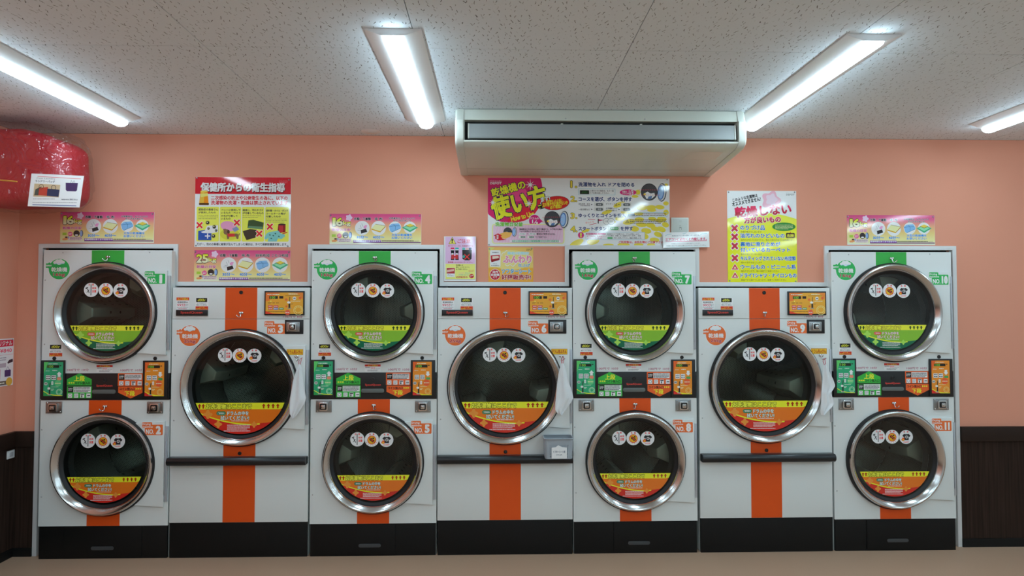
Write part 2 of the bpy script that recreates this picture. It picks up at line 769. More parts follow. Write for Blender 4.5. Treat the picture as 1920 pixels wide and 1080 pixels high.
# white moulding that follows the stepped opening
t = 0.027
inner = []
for i, (x, z) in enumerate(notch):
    up = abs(z - ZH) < 1e-6
    rising = i in (0, 1, 4, 5, 8, 9, 12, 13)
    inner.append((x + t if rising else x - t, z if z == 0 else z - t))
struct('trim_1', MB().prism(notch + inner[::-1], -0.014, 0.02).mesh('trim_1', TRIMW, bevel=0.002), 'white moulding stepping along the tops of the dryers')

# wainscot: cap rail, panel and black skirting, left of and right of the machines
zc0, zc1 = at(1860, 826, 0).z, at(1860, 799, 0).z
zb = at(1860, 1008, 0).z
struct('trim_2', MB().box(XB[7] + 0.001, XR, -0.012, -0.0005, zb, zc0).mesh('trim_2', WOOD), 'dark brown wainscot panel right of the dryers')
struct('trim_3', MB().box(XB[7] + 0.001, XR, -0.03, -0.0005, zc0, zc1).mesh('trim_3', WOODCAP, bevel=0.004), 'dark brown cap rail right of the dryers')
struct('baseboard_back', MB().box(XB[7] + 0.001, XR, -0.02, -0.0005, 0, zb).mesh('baseboard_back', KICK), 'black skirting right of the dryers')
struct('trim_4', MB().box(XL + 0.013, XB[0] - 0.001, -0.012, -0.0005, zb, zc0).mesh('trim_4', WOOD), 'dark brown wainscot panel left of the dryers')
struct('trim_5', MB().box(XL + 0.03, XB[0] - 0.001, -0.03, -0.0005, zc0, zc1).mesh('trim_5', WOODCAP, bevel=0.004), 'dark brown cap rail left of the dryers')
struct('baseboard_back_left', MB().box(XL + 0.021, XB[0] - 0.001, -0.02, -0.0005, 0, zb).mesh('baseboard_back_left', KICK), 'black skirting left of the dryers')
struct('trim_6', MB().box(XL + 0.0005, XL + 0.012, YB, -0.0005, zb, zc0).mesh('trim_6', WOOD), 'dark brown wainscot panel along the side wall')
struct('trim_7', MB().box(XL + 0.0005, XL + 0.03, YB, -0.0005, zc0, zc1).mesh('trim_7', WOODCAP, bevel=0.004), 'dark brown cap rail along the side wall')
struct('baseboard_left', MB().box(XL + 0.0005, XL + 0.02, YB, -0.0005, 0, zb).mesh('baseboard_left', KICK), 'black skirting along the side wall')

# ceiling: a dark bed and single boards with narrow joints
ceil = struct('ceiling', MB().box(XL - 0.1, XR + 0.1, YB - 0.1, 0.08, ZC + 0.012, ZC + 0.1).mesh('ceiling', DARK), 'off-white ceiling boards with worm-mark texture')
PX, PY, TB = -0.335, -0.50, 0.915
xs = sorted([XL] + [PX + TB * k for k in range(-6, 9) if XL + 0.03 < PX + TB * k < XR - 0.03] + [XR])
ys = sorted([YB] + [PY - TB * k for k in range(0, 12) if YB + 0.03 < PY - TB * k] + [0.0])
rnd = random.Random(3)
for i in range(len(xs) - 1):
    for j in range(len(ys) - 1):
        g = 0.0016
        dz = rnd.uniform(0, 0.0006)
        me = MB().box(xs[i] + g, xs[i + 1] - g, ys[j] + g, ys[j + 1] - g, ZC + dz, ZC + 0.012).mesh('ceiling_board', BOARD)
        link('ceiling_board', me, ceil)

# ------------------------------------------------------------------ ceiling light fixtures
FIXW = mat('white_fixture_enamel', (0.78, 0.78, 0.78), 0.35)


def fixture_meshes():
    L2 = 0.625

    def sweep(prof, l, flip=False):
        n = len(prof)
        vs = [(p[0], -l, p[1]) for p in prof] + [(p[0], l, p[1]) for p in prof]
        fs = [tuple(range(n)), tuple(range(2 * n - 1, n - 1, -1))] + [(i, i + n, (i + 1) % n + n, (i + 1) % n) for i in range(n)]
        return MB().add(vs, fs)
    hb = sweep([(-0.115, 0), (-0.115, -0.004), (-0.046, -0.028), (0.046, -0.028), (0.115, -0.004), (0.115, 0)], L2)
    lens = [(-0.041, -0.0285), (-0.041, -0.031)]
    for k in range(1, 8):
        a = math.pi * k / 8
        lens.append((-0.041 * math.cos(a), -0.031 - 0.024 * math.sin(a)))
    lens += [(0.041, -0.031), (0.041, -0.0285)]
    ln = sweep(lens, L2 - 0.001)
    return hb.mesh('housing', FIXW), ln.mesh('diffuser', LENS, smooth=True)


hm, lm = fixture_meshes()
FX = [at(240, 231, -0.40).x * 1.0, -0.415, 1.555, 3.02]
FX[0] = -2.215
FX.append(4.95)  # added column of lights out of view, in every row, to even the light
flabels = ['lit ceiling strip light above the red bag', 'lit ceiling strip light left of the air conditioner',
           'lit ceiling strip light right of the air conditioner', 'lit ceiling strip light at the far right edge', 'added unseen strip light beyond the right edge of the view, for more even light']
for row, yc in enumerate((-0.985, -3.06, -4.62, -6.18, -7.74)):
    for i, x in enumerate(FX):
        lab = flabels[i] if row == 0 else 'lit ceiling strip light further back in the room'
        fx = thing('ceiling_light', lab, 'light', (x, yc, ZC), 'ceiling strip lights' if row == 0 else 'ceiling strip lights behind the viewer')
        link('housing', hm, fx)
        link('diffuser', lm, fx)

# small round blank plate on the ceiling
d = thing('ceiling_plate', 'small round off-white blank plate on the ceiling near the wall', 'ceiling plate', (at(697, 249, -0.07).x, -0.10, ZC))
me = MB().lathe([(0.0, -0.006), (0.045, -0.006), (0.06, -0.0005)], 32).mesh('disc', FIXW, smooth=True)
me.transform(Matrix.Rotation(R(90), 4, 'X') @ Matrix.Scale(-1, 4, Vector((0, 1, 0))))
me.update()
zmin = max(v.co.z for v in me.vertices)
for v in me.vertices:
    v.co.z = -abs(v.co.z)
link('disc', me, d)
me2 = MB().lathe([(0.0, -0.009), (0.018, -0.009), (0.022, -0.0062)], 24).mesh('centre_cap', FIXW, smooth=True)
me2.transform(Matrix.Rotation(R(90), 4, 'X'))
for v in me2.vertices:
    v.co.z = -abs(v.co.z)
link('centre_cap', me2, d)

# ------------------------------------------------------------------ air conditioner
ACM = mat('air_conditioner_plastic', (0.66, 0.68, 0.61), 0.33)
ACF = mat('air_conditioner_flap', (0.29, 0.305, 0.30), 0.45)
ax0, ax1 = at(853, 240, -0.60).x, at(1399, 240, -0.60).x
aw = ax1 - ax0
ac = thing('air_conditioner', 'white ceiling-hung air conditioner above the dryers', 'air conditioner', ((ax0 + ax1) / 2, -0.002, ZC - 0.002))
H = aw / 2
D1, D2 = -0.60, -0.585
zt0 = at(1120, 204, -0.60).z - ZC + 0.002
zs1 = at(1120, 226, -0.60).z - ZC           # top of the outlet slot
zs2 = at(1120, 264, -0.60).z - ZC           # bottom of the outlet slot
zr = at(1120, 329, -0.01).z - ZC            # rear lower edge


def ac_sec(y_out=0.0):
    return [(0.0, 0.0), (D1 + 0.02, 0.0), (D1, zs1 * 0.98), (D1 - 0.01, zs2), (D1 + 0.03, zs2 - 0.025), (0.0, zr)]


def ac_sweep(sec, x0, x1):
    n = len(sec)
    vs = [(x0, p[0], p[1]) for p in sec] + [(x1, p[0], p[1]) for p in sec]
    fs = [tuple(range(n)), tuple(range(2 * n - 1, n - 1, -1))] + [(i, i + n, (i + 1) % n + n, (i + 1) % n) for i in range(n)]
    return MB().add(vs, fs)


cap = 0.048
ins = 0.055
# body as four pieces around the outlet slot: upper fascia, lower tray, inner duct
up = [(0.0, 0.0), (D1 + 0.02, 0.0), (D1, zs1), (D1 + 0.05, zs1 - 0.0), (D1 + 0.05, zs1 + 0.01), (0.0, zs1 + 0.01)]
link('upper_fascia', ac_sweep(up, -H + cap, H - cap).mesh('upper_fascia', ACM, bevel=0.002), ac)
lo = [(0.0, zr + 0.03), (D1 + 0.06, zs2), (D1 - 0.008, zs2), (D1 - 0.006, zs2 - 0.010), (D1 + 0.02, zs2 - 0.024), (D1 + 0.06, zs2 - 0.034),
      (-0.13, zr + (zs2 - 0.034 - zr) * 0.225), (0.0, zr)]
lt = link('lower_tray', ac_sweep(lo, -H + cap, H - cap).mesh('lower_tray', ACM, bevel=0.0015), ac)
link('outlet_duct', ac_sweep([(0.0, zs1 + 0.008), (D1 + 0.052, zs1 + 0.008), (D1 + 0.05, zs1 + 0.001), (D1 + 0.065, (zs1 + zs2) / 2), (D1 + 0.065, zs2 + 0.0005), (0.0, zs2 + 0.0005)],
                             -H + cap, H - cap).mesh('outlet_duct', DARK), ac)
slot0, slot1 = at(871, 245, -0.6).x - (ax0 + ax1) / 2, at(1383, 245, -0.6).x - (ax0 + ax1) / 2
for a, b in ((-H + cap, slot0), (slot1, H - cap)):
    link('slot_end', MB().box(a, b, D1 - 0.002, D1 + 0.06, zs2, zs1).mesh('slot_end', ACM), ac)
fz1 = at(1120, 232, -0.6).z - ZC
fz2 = at(1120, 260.5, -0.6).z - ZC
fl = link('flap', ac_sweep([(D1 + 0.022, fz1), (D1 + 0.004, fz1 - 0.002), (D1 - 0.004, fz2 + 0.004), (D1 + 0.002, fz2), (D1 + 0.016, fz2 + 0.004)],
                           slot0 + 0.018, slot1 - 0.010).mesh('flap', ACF, bevel=0.0015), ac)
for x in (slot0 + 0.019, slot1 - 0.018):
    link('flap_end', ac_sweep([(D1 + 0.022, fz1 + 0.001), (D1 + 0.002, fz1 - 0.001), (D1 - 0.006, fz2 + 0.003), (D1 + 0.002, fz2 - 0.001)], x, x + 0.007).mesh('flap_end', ACM), fl)
# rounded end caps
for sgn, nm in ((-1, 'end_cap'), (1, 'end_cap')):
    sec = [(0.0, 0.0), (D1 + 0.018, 0.0), (D1 - 0.004, zs1 + 0.004), (D1 - 0.016, zs1 - 0.004), (D1 - 0.018, zs2 + 0.01), (D1 - 0.006, zs2 - 0.014),
           (D1 + 0.035, zs2 - 0.034), (-0.13, zr + (zs2 - 0.034 - zr) * 0.225 - 0.003), (0.0, zr - 0.002)]
    n = len(sec)
    cy, cz = -0.3, (zs1 + zs2) / 2
    rows = [(H - cap, 1.0), (H - 0.016, 1.0), (H - 0.006, 0.985), (H - 0.001, 0.955)]
    vs, fs = [], []
    for x, k in rows:
        for p in sec:
            vs.append((sgn * x, min(0.0, cy + (p[0] - cy) * k), min(0.0, cz + (p[1] - cz) * k)))
    m = len(rows)
    for r_ in range(m - 1):
        for i in range(n):
            j = (i + 1) % n
            fs.append((r_ * n + i, r_ * n + j, (r_ + 1) * n + j, (r_ + 1) * n + i))
    fs += [tuple(range(n)), tuple(range((m - 1) * n, m * n))]
    link(nm, MB().add(vs, fs).mesh('end_cap', ACM, smooth=True), ac)
# seams and the stuck-on label on the underside
def under(y):
    """underside height of the tray"""
    ya, za, yb_, zb_ = D1 + 0.06, zs2 - 0.034, 0.0, zr
    return za + (zb_ - za) * (y - ya) / (yb_ - ya)


SEAM = mat('panel_seam', (0.16, 0.16, 0.15), 0.6)
y1 = -0.15
vs = [(-H + cap, y1, under(y1) - 0.0006), (H - cap, y1, under(y1) - 0.0006), (H - cap, y1 + 0.004, under(y1 + 0.004) - 0.0006), (-H + cap, y1 + 0.004, under(y1 + 0.004) - 0.0006)]
link('panel_seam', MB().add(vs, [(0, 1, 2, 3)]).mesh('panel_seam', SEAM), lt)
LBL = mat('label_strip', (0.74, 0.74, 0.66), 0.3)
ya, yb_ = D1 + 0.085, D1 + 0.23
vs = [(H - 0.30, ya, under(ya) - 0.0008), (H - 0.10, ya, under(ya) - 0.0008), (H - 0.10, yb_, under(yb_) - 0.0008), (H - 0.30, yb_, under(yb_) - 0.0008)]
link('label', MB().add(vs, [(0, 1, 2, 3)]).mesh('label', LBL), lt)
for x in (slot0 + 0.55, slot1 - 0.55):
    link('flap_pivot', MB().box(x - 0.006, x + 0.006, D1 + 0.006, D1 + 0.03, fz1 - 0.001, fz1 + 0.004).mesh('flap_pivot', ACM), fl)
    link('screw', MB().lathe([(0.0, D1 - 0.0), (0.004, D1 + 0.0), (0.004, D1 + 0.01)], 12, x + 0.02, zs1 + 0.012).mesh('screw', STEEL), ac)

# ================================================================== THE DRYERS
sA = (at(1230, 750, YF).x - at(1150, 750, YF).x) / 80
sB = (at(987, 750, YF).x - at(907, 750, YF).x) / 80
zA = lambda py: at(1190, py, YF).z
zB = lambda py: at(947, py, YF).z


def FA(pxc):
    return lambda px, py: ((px - pxc) * sA, zA(py))


def FB(pxc):
    return lambda px, py: ((px - pxc) * sB, zB(py))


WA, WB = 0.798, 0.862
HA, HB = zA(471.5), zB(539.5)
RA, RB = 0.3125, 0.3615

# ---- door pieces -------------------------------------------------


def ring_meshes(Rr):
    gas = MB().lathe([(Rr - 0.02, 0.012), (Rr + 0.0095, 0.0), (Rr + 0.010, -0.016), (Rr + 0.005, -0.024), (Rr - 0.002, -0.026), (Rr - 0.01, -0.02)], 96)
    gas.lathe([(Rr - 0.036, -0.010), (Rr - 0.041, -0.012), (Rr - 0.046, -0.004), (Rr - 0.056, 0.002), (Rr - 0.060, 0.012), (Rr - 0.062, 0.04), (Rr - 0.05, 0.045)], 96)
    chrome = MB().lathe([(Rr - 0.012, -0.018), (Rr - 0.001, -0.024), (Rr + 0.001, -0.032), (Rr - 0.003, -0.039), (Rr - 0.010, -0.041), (Rr - 0.019, -0.037),
                         (Rr - 0.033, -0.022), (Rr - 0.039, -0.012), (Rr - 0.041, -0.002)], 128)
    glass = MB()
    n = 64
    rg = Rr - 0.058
    glass.v.append((0, 0.010, 0))
    for k, (f, y) in enumerate(((0.5, 0.0085), (0.85, 0.006), (1.0, 0.004))):
        for i in range(n):
            a = 2 * math.pi * i / n
            glass.v.append((rg * f * math.sin(a), y, rg * f * math.cos(a)))
    for i in range(n):
        j = (i + 1) % n
        glass.f.append((0, 1 + i, 1 + j))
        for k in range(2):
            glass.f.append((1 + k * n + i, 1 + (k + 1) * n + i, 1 + (k + 1) * n + j, 1 + k * n + j))
    return (gas.mesh('door_gasket', RUBBER, smooth=True), chrome.mesh('door_ring', CHROME, smooth=True), glass.mesh('door_glass', GLASS, smooth=True))


def plate_mesh(Rr, hh, xr):
    a0 = math.asin(min(0.98, hh / (Rr + 0.004)))
    pts = []
    m = 18
    for k in range(m + 1):
        a = -a0 + 2 * a0 * k / m
        pts.append(((Rr - 0.012) * math.cos(a), (Rr - 0.012) * math.sin(a)))
    pts = [(xr, -hh), (xr, hh)] + pts[::-1]
    return MB().prism(pts, -0.016, -0.0005).mesh('door', WHITE, bevel=0.0012)


def load_sticker(r, pal):
    """segment-shaped notice at the foot of the glass, units of its radius"""
    d = dict(green=dict(low='0B5A3E', mid='6FA52C', sw='E6DC33', arrow='1C3A14', txt='F2DC3A', toc='5A3A10', t2='E9F0DC', t2o='9A3A2A', pill='B5402C', clover='8BBF4E'),
             red=dict(low='B02A22', mid='C8681E', sw='F2D52C', arrow='8F2A16', txt='F0EC40', toc='1C2810', t2='F1F3EA', t2o='1F6A45', pill='1F6A45', clover='D98136'))[pal]
    fr = lambda px, py: (px * r, -py * r)
    P = Print(fr)
    v0 = 0.335
    vs1 = 0.475

    def arc(x):
        return math.sqrt(max(0.0, 1 - x * x))

    def band(x0, x1, top, bot, col, n=36):
        pts = []
        for i in range(n + 1):
            x = x0 + (x1 - x0) * i / n
            pts.append((x, min(top(x), arc(x))))
        for i in range(n, -1, -1):
            x = x0 + (x1 - x0) * i / n
            pts.append((x, min(bot(x), arc(x))))
        P.poly(pts, col)

    def swoosh(x):
        u = max(0.0, min(1.0, (x + 0.9) / 1.3))
        return 0.52 + 0.27 * (1 - (1 - u) ** 2.2) - (0.10 * max(0, x - 0.25))
    hc = math.sqrt(1 - v0 * v0)
    band(-hc, hc, lambda x: v0, lambda x: 1.0, d['low'])
    hc1 = math.sqrt(1 - 0.48 ** 2)
    band(-hc1, hc1, lambda x: 0.478, swoosh, d['mid'])
    band(-hc1, 0.42, swoosh, lambda x: swoosh(x) + 0.028, d['sw'])
    band(-hc, hc, lambda x: v0, lambda x: vs1, d['sw'])
    for x in (-0.86, -0.78, 0.50, 0.60, 0.70, 0.80):
        P.poly([(x, v0 + 0.02), (x + 0.04, v0 + 0.07), (x + 0.016, v0 + 0.07), (x + 0.016, vs1 - 0.02), (x - 0.016, vs1 - 0.02), (x - 0.016, v0 + 0.07), (x - 0.04, v0 + 0.07)], d['arrow'])
    P.text('お洗濯物はここまで', -0.72, v0 + 0.022, 0.24, vs1 - 0.002, d['txt'], 0.032, d['toc'], 0.10)
    P.rect(-0.50, 0.515, -0.30, 0.60, d['pill'], 0.04)
    P.text('ご使用前に', -0.48, 0.535, -0.32, 0.58, 'F4F2E8', 0.01)
    P.text('ドラムの中を', -0.27, 0.515, 0.18, 0.60, d['t2'], 0.02, d['t2o'], 0.075)
    P.text('拭いてください!', -0.41, 0.612, 0.19, 0.70, d['t2'], 0.02, d['t2o'], 0.075)
    P.greek(-0.18, 0.708, 0.18, 0.735, 1, 'F1EEDC')
    for cx, cy, q in ((-0.68, 0.58, 0.10), (-0.46, 0.79, 0.085), (0.30, 0.80, 0.07)):
        P.flower(cx, cy, q, d['clover'], 4, 0.2, 28)
    P.greek(-0.27, 0.795, 0.21, 0.91, 4, 'F4ECDC', 0.5)
    P.greek(-0.34, 0.918, 0.22, 0.95, 1, 'F4ECDC', 0.5)
    return P.mesh('load_line_sticker', PRINT)


def round_sticker(kind):
    P = Print(lambda px, py: (px * 0.045, -py * 0.045))
    P.ell(0, 0, 1, 1, 'E3E7EA', n=36)
    P.text('注' if kind == 0 else '危' if kind == 1 else '危', -0.36, -0.86, -0.14, -0.62, 'C0302F', 0.03)
    P.text('意' if kind == 0 else '険', 0.14, -0.86, 0.36, -0.62, 'C0302F', 0.03)
    if kind == 0:
        P.line([(-0.02, -0.78), (-0.02, 0.78)], 0.10, '15171A')
        P.line([(-0.72, -0.30), (-0.50, -0.12), (-0.36, 0.2), (-0.24, 0.44)], 0.10, '15171A')
        P.line([(-0.26, -0.02), (-0.42, 0.16), (-0.60, 0.40)], 0.07, '15171A')
        P.line([(-0.76, -0.20), (-0.44, -0.36)], 0.12, '15171A')
        P.text('破損', 0.14, -0.38, 0.70, -0.12, 'C0302F', 0.02)
        P.text('注意', 0.14, 0.02, 0.70, 0.36, 'C0302F', 0.03)
    elif kind == 1:
        P.ring(0, 0.06, 0.52, 0.62, 'B8321F')
        P.ell(0, 0.06, 0.53, 0.53, 'D89A1C')
        P.ell(-0.12, -0.02, 0.24, 0.20, '2A1D10', 30)
        P.ell(0.16, 0.20, 0.22, 0.18, '3A2613', -20)
        P.ell(0.20, -0.18, 0.13, 0.12, '2A1D10')
        P.line([(-0.40, -0.30), (0.40, 0.42)], 0.10, 'B8321F')
        for a in range(-60, 61, 24):
            t = R(90 + a)
            P.rect(0.80 * math.cos(t) - 0.05, 0.80 * math.sin(t) - 0.04, 0.80 * math.cos(t) + 0.05, 0.80 * math.sin(t) + 0.04, 'C66A5C')
    else:
        P.poly([(-0.28, -0.46), (-0.10, -0.40), (0.18, -0.40), (0.36, -0.46), (0.66, -0.20), (0.50, 0.02), (0.38, -0.06), (0.38, 0.46), (-0.28, 0.46), (-0.28, -0.06), (-0.40, 0.0), (-0.54, -0.2)], '17181B')
        P.ring(0.08, 0.0, 0.14, 0.21, 'E3E7EA')
        P.line([(0.08, -0.10), (0.08, 0.0), (0.16, 0.05)], 0.05, 'E3E7EA')
        P.poly([(-0.46, -0.02), (-0.30, 0.14), (-0.20, 0.30), (-0.22, 0.48), (-0.40, 0.58), (-0.62, 0.52), (-0.70, 0.34), (-0.58, 0.16), (-0.54, 0.22)], 'C2491B')
        P.ell(-0.44, 0.40, 0.13, 0.14, 'E8A22C')
        P.greek(-0.38, 0.58, 0.46, 0.82, 2, 'C0302F', 0.6)
    return P.mesh('round_sticker', PRINTM)


def number_sticker(num, col):
    """tab reading Drying machine on a plate with the number; units metres, origin at the plate's centre"""
    P = Print(lambda px, py: ((px - 1415) * sB / 7.385, -(py - 635) * sB / 7.385))
    wh = 'E8ECEB'
    P.rect(1254, 527, 1396, 612, wh, 14)
    P.rect(1291, 561, 1540, 710, wh, 14)
    P.rect(1258, 531, 1392, 608, col, 12)
    P.rect(1295, 565, 1536, 706, col, 12)
    P.text('Drying', 1266, 543, 1372, 577, wh, 0.018)
    P.text('machine', 1266, 580, 1400, 604, wh, 0.018)
    P.text('NO.', 1312, 628, 1416, 688, wh, 0.022)
    if num == '1':
        P.text(num, 1464, 586, 1488, 690, wh, 0.05)
    elif len(num) == 1:
        P.text(num, 1450, 588, 1504, 688, wh, 0.06)
    elif num == '10':
        P.text('1', 1442, 590, 1454, 686, wh, 0.035)
        P.text('0', 1478, 588, 1518, 688, wh, 0.06)
    else:
        P.text('1', 1444, 590, 1458, 686, wh, 0.035)
        P.text('1', 1492, 590, 1506, 686, wh, 0.035)
    return P.mesh('number_sticker', PRINTM)


def badge(kg, col):
    P = Print(lambda px, py: ((px - 247) * sB / 7.385, -(py - 730) * sB / 7.385))
    wh = 'E8ECEB'
    P.flower(104, 683, 52, wh, 5, 0.16)
    P.ell(247, 730, 147, 147, wh, n=40)
    P.ell(247, 730, 141, 141, col, n=40)
    P.flower(104, 683, 46, col, 5, 0.16)
    P.rect(120, 668, 160, 700, col)
    P.text('DEPOT', 68, 674, 146, 694, wh, 0.03)
    # soap suds above the lettering
    for x, y, q in ((190, 640, 26), (222, 622, 32), (262, 620, 32), (296, 636, 26), (244, 645, 34)):
        P.ell(x, y, q, q * 0.8, 'DDE6EE')
    P.line([(178, 662), (202, 652), (226, 662), (250, 652), (274, 662), (298, 652), (314, 658)], 6, '7FB4E0')
    P.text('乾燥機', 142, 706, 354, 766, wh, 0.02)
    P.text(kg, 168, 784, 324, 838, '961E30', 0.025, wh, 0.055)
    return P.mesh('badge_sticker', PRINTM)


def hook_mesh():
    m = MB()
    for sx in (-1, 1):
        m.lathe([(0.0, -0.009), (0.0045, -0.0085), (0.0075, -0.006), (0.0085, -0.0003)], 16, sx * 0.0065, 0)
    m.tube([(0, -0.005, 0.002), (0, -0.009, -0.012), (0.001, -0.013, -0.022), (0.006, -0.020, -0.027), (0.014, -0.026, -0.022), (0.020, -0.030, -0.012)], 0.0028, 8)
    return m.mesh('hook', CHROME, smooth=True)


def peep_mesh():
    return MB().lathe([(0.0, -0.002), (0.0085, -0.002), (0.010, -0.004), (0.0115, -0.003), (0.0118, -0.0003)], 24).mesh('key_hole', BLACK, smooth=True)


def screw_mesh():
    return MB().lathe([(0.0, -0.003), (0.003, -0.0026), (0.0042, -0.001), (0.0044, -0.0003)], 10).mesh('screw', STEEL, smooth=True)


def coin_lock_meshes(wide):
    pw, ph = (0.100, 0.074)
    plate = MB().box(-pw / 2, pw / 2, -0.006, -0.0004, -ph / 2, ph / 2).mesh('coin_lock', mat('dark_zinc_steel', (0.36, 0.38, 0.39), 0.28, 1.0), bevel=0.0025)
    hs = MB().prism(rrect(-0.029, -0.028, 0.029, 0.028, 0.010), -0.019, -0.0062).mesh('lock_housing', CHROME, bevel=0.005)
    well = MB().prism(rrect(-0.021, -0.020, 0.021, 0.020, 0.007), -0.0205, -0.0192).mesh('lock_well', mat('dark_chrome', (0.06, 0.065, 0.07), 0.2, 1.0))
    cyl = MB().prism(rrect(-0.012, -0.013, 0.014, 0.012, 0.005), -0.0270, -0.0207)
    cyl.lathe([(0.0, -0.0300), (0.005, -0.0298), (0.0065, -0.0285), (0.0066, -0.0272)], 16)
    cyl = cyl.mesh('lock_barrel', CHROME, bevel=0.003)
    bolt = MB().lathe([(0.0, -0.0095), (0.003, -0.009), (0.005, -0.0062)], 10).mesh('bolt', CHROME, smooth=True)
    return plate, hs, well, cyl, bolt


HOOK, PEEP, SCREW = hook_mesh(), peep_mesh(), screw_mesh()
LOCK = coin_lock_meshes(False)
RS = [round_sticker(k) for k in range(3)]
STK = {}
for key, Rr in (('A', RA), ('B', RB)):
    STK[key] = ring_meshes(Rr)
SEGG = load_sticker(RA - 0.070, 'green')
SEGR = load_sticker(RA - 0.070, 'red')
SEGB = load_sticker(RB - 0.066, 'red')
BADGE16 = badge('16kg', '1E9B4C')
BADGE25 = badge('25kg', 'D8602A')
G_GREEN, G_ORANGE = '1E9B4C', 'D8602A'


def coin_lock(root, x, z):
    p = link('coin_lock', LOCK[0], root, (x, 0, z))
    link('lock_housing', LOCK[1], p)
    link('lock_well', LOCK[2], p)
    link('lock_barrel', LOCK[3], p)
    for sx in (-1, 1):
        for sz in (-1, 1):
            link('bolt', LOCK[4], p, (sx * 0.040, 0, sz * 0.028))
    return p


def make_door(root, cz, kind, num, seg, numcol, hinge=True):
    Rr = RA if kind == 'A' else RB
    hh = 0.266
    xr = 0.377 if kind == 'A' else 0.412
    dr = link('door', cached(('plate', kind), lambda: plate_mesh(Rr, hh, xr)), root, (0, 0, cz))
    g, c, gl = STK[kind]
    link('door_gasket', g, dr)
    link('door_ring', c, dr)
    link('door_glass', gl, dr)
    link('load_line_sticker', seg, dr, (0, 0.0025, 0))
    dx = (0.003, 0.003) if kind == 'A' else (0.015, 0.015)
    zz = 0.144 if kind == 'A' else 0.202
    for k in range(3):
        link('round_sticker', RS[k], dr, ((k - 1) * 0.0915 - 0.012 + (0.005 if kind == 'B' else 0), 0.0025 if kind == 'A' else 0.003, zz - 0.002 * k))
    # hinge bar with two screws
    hm_ = cached(('hinge', kind), lambda: MB().box(xr + 0.001, xr + 0.019, -0.012, -0.0004, -0.235, 0.235).box(xr + 0.004, xr + 0.012, -0.017, -0.0121, -0.19, 0.19).mesh('hinge', HINGE, bevel=0.0012))
    h = link('hinge', hm_, dr)
    if kind == 'A':
        link('number_sticker', number_sticker(num, numcol), dr, (0.312, -0.0164, 0.214))
    return dr


def make_drum(root, cz, kind, rot, depth=0.62):
    Rr = RA if kind == 'A' else RB

    def dm():
        m = MB().lathe([(Rr - 0.052, 0.055), (Rr - 0.075, 0.075)], 64)
        return m.mesh('drum_front', DARK, smooth=True)

    def body():
        return MB().lathe([(Rr - 0.074, 0.076), (Rr + 0.02, 0.12), (Rr + 0.03, depth)], 64).mesh('drum', PERF, smooth=True)

    def back():
        return MB().lathe([(0.0, depth - 0.02), (Rr * 0.55, depth - 0.02), (Rr + 0.029, depth - 0.001)], 48).mesh('drum_back', PERFB, smooth=True)

    LH, LBW, LTW = 0.20, 0.11, 0.030

    def lift():
        r0 = Rr + 0.022
        vs = []
        for y, k in ((0.13, 0.80), (0.20, 1.0), (depth - 0.03, 0.9)):
            vs += [(-LBW, y, r0 - 0.012), (-LTW, y, r0 - LH * k), (LTW, y, r0 - LH * k), (LBW, y, r0 - 0.012)]
        fs = [(0, 1, 2, 3), (11, 10, 9, 8)]
        for q in (0, 4):
            fs += [(q, q + 4, q + 5, q + 1), (q + 1, q + 5, q + 6, q + 2), (q + 2, q + 6, q + 7, q + 3)]
        return MB().add(vs, fs).mesh('lifter', LIFT, bevel=0.008)

    def holes():
        r0 = Rr + 0.022
        m = MB()
        y0 = 0.20
        for s in (-1, 1):
            for k in range(4):
                for q in range(2):
                    y = 0.25 + k * 0.09 + q * 0.03
                    kk = 1.0 + (0.9 - 1.0) * (y - y0) / (depth - 0.03 - y0)
                    A = Vector((s * LBW, y, r0 - 0.012))
                    B = Vector((s * LTW, y, r0 - LH * kk))
                    e = (B - A).normalized()
                    n = Vector((-e.z, 0, e.x)) if Vector((-e.z, 0, e.x)).dot(Vector((s, 0, 0))) > 0 else Vector((e.z, 0, -e.x))
                    c = A.lerp(B, 0.45 + 0.3 * q) + n * 0.003
                    t1 = Vector((0, 1, 0))
                    ring = [c + (t1 * math.cos(a) + e * math.sin(a)) * 0.010 for a in [2 * math.pi * i / 12 for i in range(12)]]
                    m.add(ring, [tuple(range(12))])
        # two more on the inner edge, seen end-on
        for k in range(2):
            kk = 0.97 - 0.03 * k
            ring = [Vector((0.010 * math.cos(a), 0.27 + 0.12 * k + 0.010 * math.sin(a), r0 - LH * kk - 0.003)) for a in [2 * math.pi * i / 12 for i in range(12)]]
            m.add(ring, [tuple(range(12))])
        return m.mesh('lifter_holes', SOLIDBLACK)
    d = link('drum', cached(('drum', kind), body), root, (0, 0, cz))
    d.rotation_euler = (0, R(rot), 0)
    link('drum_front', cached(('drumf', kind), dm), d)
    link('drum_back', cached(('drumb', kind), back), d)
    for k in range(3):
        l = link('lifter', cached(('lift', kind), lift), d)
        l.rotation_euler = (0, R(120 * k), 0)
        lh = link('lifter_holes', cached(('lifth', kind), holes), d)
        lh.rotation_euler = (0, R(120 * k), 0)


# ---- control band of the stacked dryer ---------------------------
cA = 1190.0
FMd = FA(cA)


